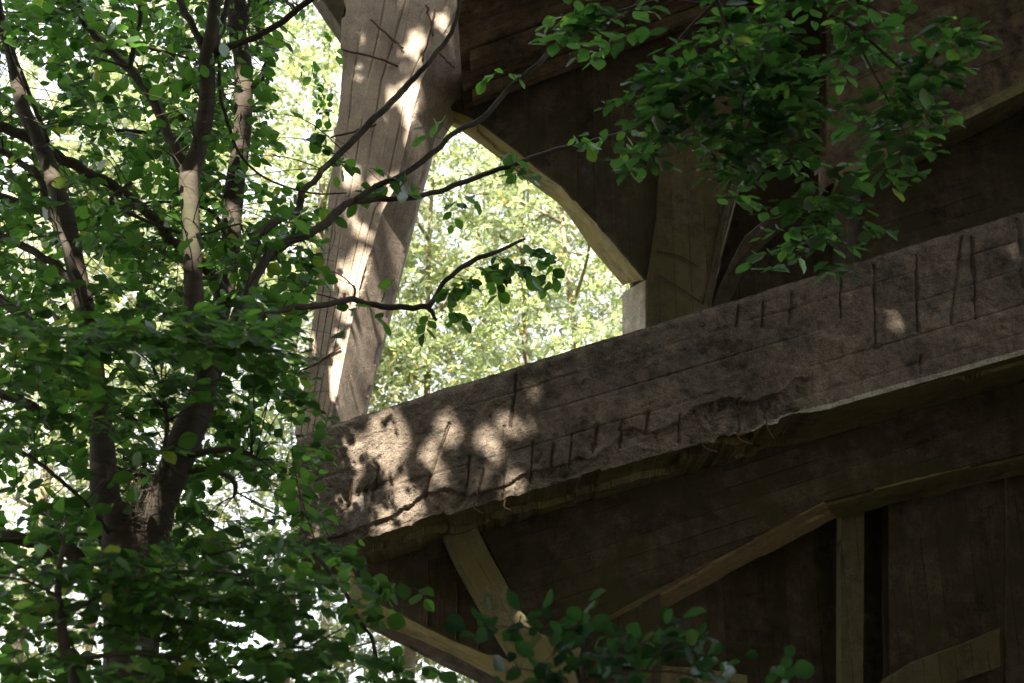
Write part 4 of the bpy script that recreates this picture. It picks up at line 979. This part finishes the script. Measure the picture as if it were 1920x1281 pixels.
CAN = [(-9.5, 2.0, 28, 5.4), (-5.6, 3.4, 28, 5.2), (-2.4, 1.6, 29, 5.2), (2.6, 0.6, 29, 5.2), (-13.5, -2, 27, 5.4), (-6.5, -5, 28, 5.6), (0.5, -5.5, 29, 5.8), (7.0, -3.5, 25, 5.4), (8.5, -10, 22, 5.6), (-1.0, -13, 22, 6.2), (-10.5, -13, 22, 6.2), (12.0, 2.5, 22, 5), (16, -4, 20, 5.5), (17, -13, 20, 6)]
for i, (x, y, h, r) in enumerate(CAN):
    canopy_tree('canopy_tree', 'tall leafy tree standing outside the picture and shading the bridge', x, y, h, r, 26000 if y > -6 and abs(x) < 14 else 14000, 'canopy trees around the viewpoint', crown_low=(9.0 if y > -5 and abs(x) < 12 else 2.0))
# the near tree whose drooping spray hangs into the picture at the upper right
over = canopy_tree('overhanging_beech', 'beech whose leafy spray droops into the upper right, in front of the dark deck', 4.6, 2.6, 27, 5.0, 24000, None)
SP = [([(1330, -330, 6.4, 9), (1330, -120, 6.6, 6), (1345, 0, 6.8, 4.5), (1400, 140, 6.9, 3.5), (1470, 280, 7.0, 3), (1540, 390, 7.1, 2.2), (1590, 470, 7.1, 1.5)], 44, 105),
      ([(1330, -120, 6.6, 5), (1480, -10, 6.7, 4), (1590, 45, 6.8, 3.5), (1680, 120, 6.9, 3), (1725, 165, 6.9, 2), (1760, 195, 6.9, 1.5)], 44, 95),
      ([(1345, 0, 6.8, 3.5), (1270, 80, 6.8, 3), (1230, 180, 6.9, 2.2), (1222, 262, 6.9, 1.5)], 46, 70),
      ([(1340, -40, 6.7, 3.5), (1230, 0, 6.8, 3), (1120, 30, 6.9, 2.2), (1050, 28, 7.0, 1.5)], 30, 30),
      ([(1400, 140, 6.9, 3), (1390, 220, 6.9, 2.2), (1400, 290, 6.9, 1.5)], 60, 60),
      ([(1400, 140, 6.9, 3), (1480, 160, 6.9, 2.4), (1520, 240, 6.9, 1.6)], 46, 46),
      ([(1590, 45, 6.8, 3), (1640, 140, 6.8, 2.4), (1680, 215, 6.8, 1.8), (1700, 260, 6.8, 1.3)], 26, 42),
      ([(1150, -25, 6.9, 3), (1300, 5, 6.9, 2.4), (1450, 15, 6.9, 2), (1640, 0, 6.9, 1.5)], 40, 70),
      ([(1480, -10, 6.7, 3), (1440, 60, 6.6, 2.2), (1430, 130, 6.6, 1.5)], 70, 50),
      ([(1500, -10, 6.7, 3), (1590, -5, 6.7, 2.2), (1650, 20, 6.8, 1.6)], 40, 30),
      ([(1300, 60, 6.8, 2.4), (1310, 150, 6.8, 1.8), (1300, 240, 6.8, 1.3)], 52, 60)]
cr = Crown()
a = at(1330, -330, 6.4)
C = catmull(np.array([[4.6, 2.6, 9.4], [3.6, 4.2, 9.6], [2.4, 5.6, 8.6], a]), 8)
V, Q = tube(C, np.linspace(0.06, 0.024, len(C)), 8, 0.1, 2); quads('branch', V, Q, M['bark_dark'], over)
for pts, wpx, k in SP:
    C = limb('branch', pts, over, M['bark_dark'], 6, 6, 0.05)
    for _ in range(int(k * 0.62)):
        f = rng.uniform(0.36, 1.0) ** 0.75; i = min(len(C) - 2, int(f * (len(C) - 1)))
        s = wpx * 1.12 * (1.15 - 0.75 * f) * C[i][1] / F
        p = C[i] + np.array([rng.normal(0, s * 0.55), rng.normal(0, 0.4), rng.normal(0, s * 0.45)])
        az = rng.uniform(0, 6.28); d = np.array([math.cos(az), 0.7 * math.sin(az), -0.18])
        cr.spray(p, d, rng.uniform(0.12, 0.2), int(rng.integers(4, 7)), rng.uniform(0.068, 0.088), upb=1.5, rnd=0.55, droop=0.2, twig=0.0018, camb=0.6, flat=0.45)
cr.build('leaf_spray', M['leaf_gloss'], M['bark_dark'], over)

# ------------------------------------------------------------------ the sunlit wood behind
def far_tree(name, label, px, Y, h, rad, nleaf, mat, path, group='sunlit trees behind the bridge', zlow=4.5, size=(0.36, 0.6), tv=CV, tq=CQ):
    b = at(px, 700, Y); x = b[0]
    t = thing(name, label, 'tree', (x, Y, 0), group)
    lean = path
    P = catmull(np.array([[x, Y, -0.3], [x + lean * .2, Y, h * .2], [x + lean * .35 + .15, Y, h * .4], [x + lean * .8 - .1, Y, h * .65], [x + lean, Y, h * .92]]), 8)
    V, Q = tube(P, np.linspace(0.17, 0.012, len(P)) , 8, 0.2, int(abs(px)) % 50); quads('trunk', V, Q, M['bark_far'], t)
    tips = []
    for k in range(13):
        f = 0.2 + 0.75 * k / 13; q = P[int(f * (len(P) - 1))]; az = k * 2.399 + px
        L = rad * rng.uniform(.6, 1.0) * (1.15 - 0.6 * f)
        e = q + np.array([math.cos(az) * L, math.sin(az) * L, L * rng.uniform(0.15, 0.6)])
        C = catmull(np.array([q, (q + e) / 2 + rng.normal(0, .15, 3), e]), 5)
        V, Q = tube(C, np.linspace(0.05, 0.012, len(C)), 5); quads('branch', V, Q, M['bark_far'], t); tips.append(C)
    TP = np.vstack(tips)
    # clumps of leaves round points in the crown's volume, so that gaps stay between them
    nc = 90
    d = unit(rng.normal(0, 1, (nc, 3))); r = rng.uniform(0, 1, nc) ** 0.45
    zc = (h + zlow) / 2
    ctr = np.array([x + lean * .6, Y, zc]) + d * r[:, None] * np.array([rad, rad, (h - zlow) / 2])
    ctr[:40] = TP[rng.integers(0, len(TP), 40)]
    k = rng.integers(0, nc, nleaf)
    L = ctr[k] + rng.normal(0, 1, (nleaf, 3)) * np.array([.55, .55, .4])
    az = rng.uniform(0, 6.28, nleaf)
    T = np.stack([np.cos(az), np.sin(az), rng.normal(-0.35, .35, nleaf)], 1)
    hid = (np.abs(L[:, 0] - x - lean * .4) < 0.4) & (L[:, 1] < Y) & (L[:, 2] < 13.5) & (rng.random(nleaf) < (0.85 if px > 700 else 0.3))
    L = L[~hid]; T = T[~hid]; nleaf = len(L)
    V, Q = scatter(tv, tq, L, T, unit(rng.normal(0, .45, (nleaf, 3)) + [-.3, -0.6, .6]), rng.uniform(*size, nleaf))
    quads('crown', V, Q, mat, t, smooth=False)
    return t
FT = [(772, 25, 20, 3.4, 1900, 'leaf_far', 0.5, 'slender sunlit tree with ochre lichen trunk, nearest the leaning post in the opening'),
      (968, 27, 22, 3.6, 1900, 'leaf_far', 0.3, 'sunlit tree whose ochre trunk stands above the middle of the sloping beam'),
      (1104, 25.5, 21, 3.4, 1900, 'leaf_far', -0.5, 'sunlit tree with pale trunk beside the whitewashed pier in the opening'),
      (880, 33, 24, 4.0, 1900, 'leaf_far2', 0.9, 'pale leaning tree further back in the middle of the opening'),
      (560, 24, 26, 3.6, 2850, 'leaf_far', 0.4, 'bright feathery tree seen left of the leaning post'),
      (330, 26, 26, 3.6, 2400, 'leaf_far', -0.4, 'bright tree showing in gaps behind the forked beech'),
      (90, 25, 26, 3.8, 2400, 'leaf_far', 0.5, 'bright tree showing behind the limbs at the far left edge'),
      (220, 34, 29, 4.4, 2400, 'leaf_far2', 0.2, 'pale distant tree glimpsed between the two stems of the beech'),
      (640, 36, 30, 4.4, 2400, 'leaf_far2', -0.6, 'pale distant tree showing on either side of the leaning post'),
      (1130, 38, 25, 4.4, 1600, 'leaf_far2', 0.6, 'pale distant tree behind the arch springing'),
      (-60, 36, 29, 4.4, 2100, 'leaf_far2', 0.6, 'pale distant tree cut by the left edge of the picture')]
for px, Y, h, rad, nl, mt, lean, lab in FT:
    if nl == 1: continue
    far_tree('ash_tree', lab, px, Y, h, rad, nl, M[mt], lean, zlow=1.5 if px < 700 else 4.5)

# ------------------------------------------------------------------ ground
m, n, l = nodes('leaf_litter'); out = N(n, 'ShaderNodeOutputMaterial'); b = N(n, 'ShaderNodeBsdfPrincipled', i_Roughness=0.95); l.new(b.outputs[0], out.inputs[0])
geo = N(n, 'ShaderNodeNewGeometry'); tx = N(n, 'ShaderNodeTexNoise', i_Scale=3, i_Detail=8); l.new(geo.outputs['Position'], tx.inputs['Vector'])
r = ramp(n, [(0.35, (0.03, 0.024, 0.014)), (0.55, (0.06, 0.045, 0.025)), (0.7, (0.045, 0.06, 0.02))]); l.new(tx.outputs[0], r.inputs[0]); l.new(r.outputs[0], b.inputs['Base Color'])
gx = np.concatenate([-np.geomspace(900, 20, 10), np.linspace(-18, 18, 60), np.geomspace(20, 900, 10)])
X, Yg = np.meshgrid(gx, gx + 8, indexing='ij'); Z = 0.10 * fbm(X * .5, Yg * .5, 4, 4) - 0.1 * np.exp(-(X ** 2 + Yg ** 2) / 9)
V = np.stack([X, Yg, Z], -1).reshape(-1, 3); a_ = len(gx)
i, j = np.meshgrid(np.arange(a_ - 1), np.arange(a_ - 1), indexing='ij')
Q = np.stack([i * a_ + j, (i + 1) * a_ + j, (i + 1) * a_ + j + 1, i * a_ + j + 1], -1).reshape(-1, 4)
tag(quads('ground', V, Q, m, None), kind='structure')
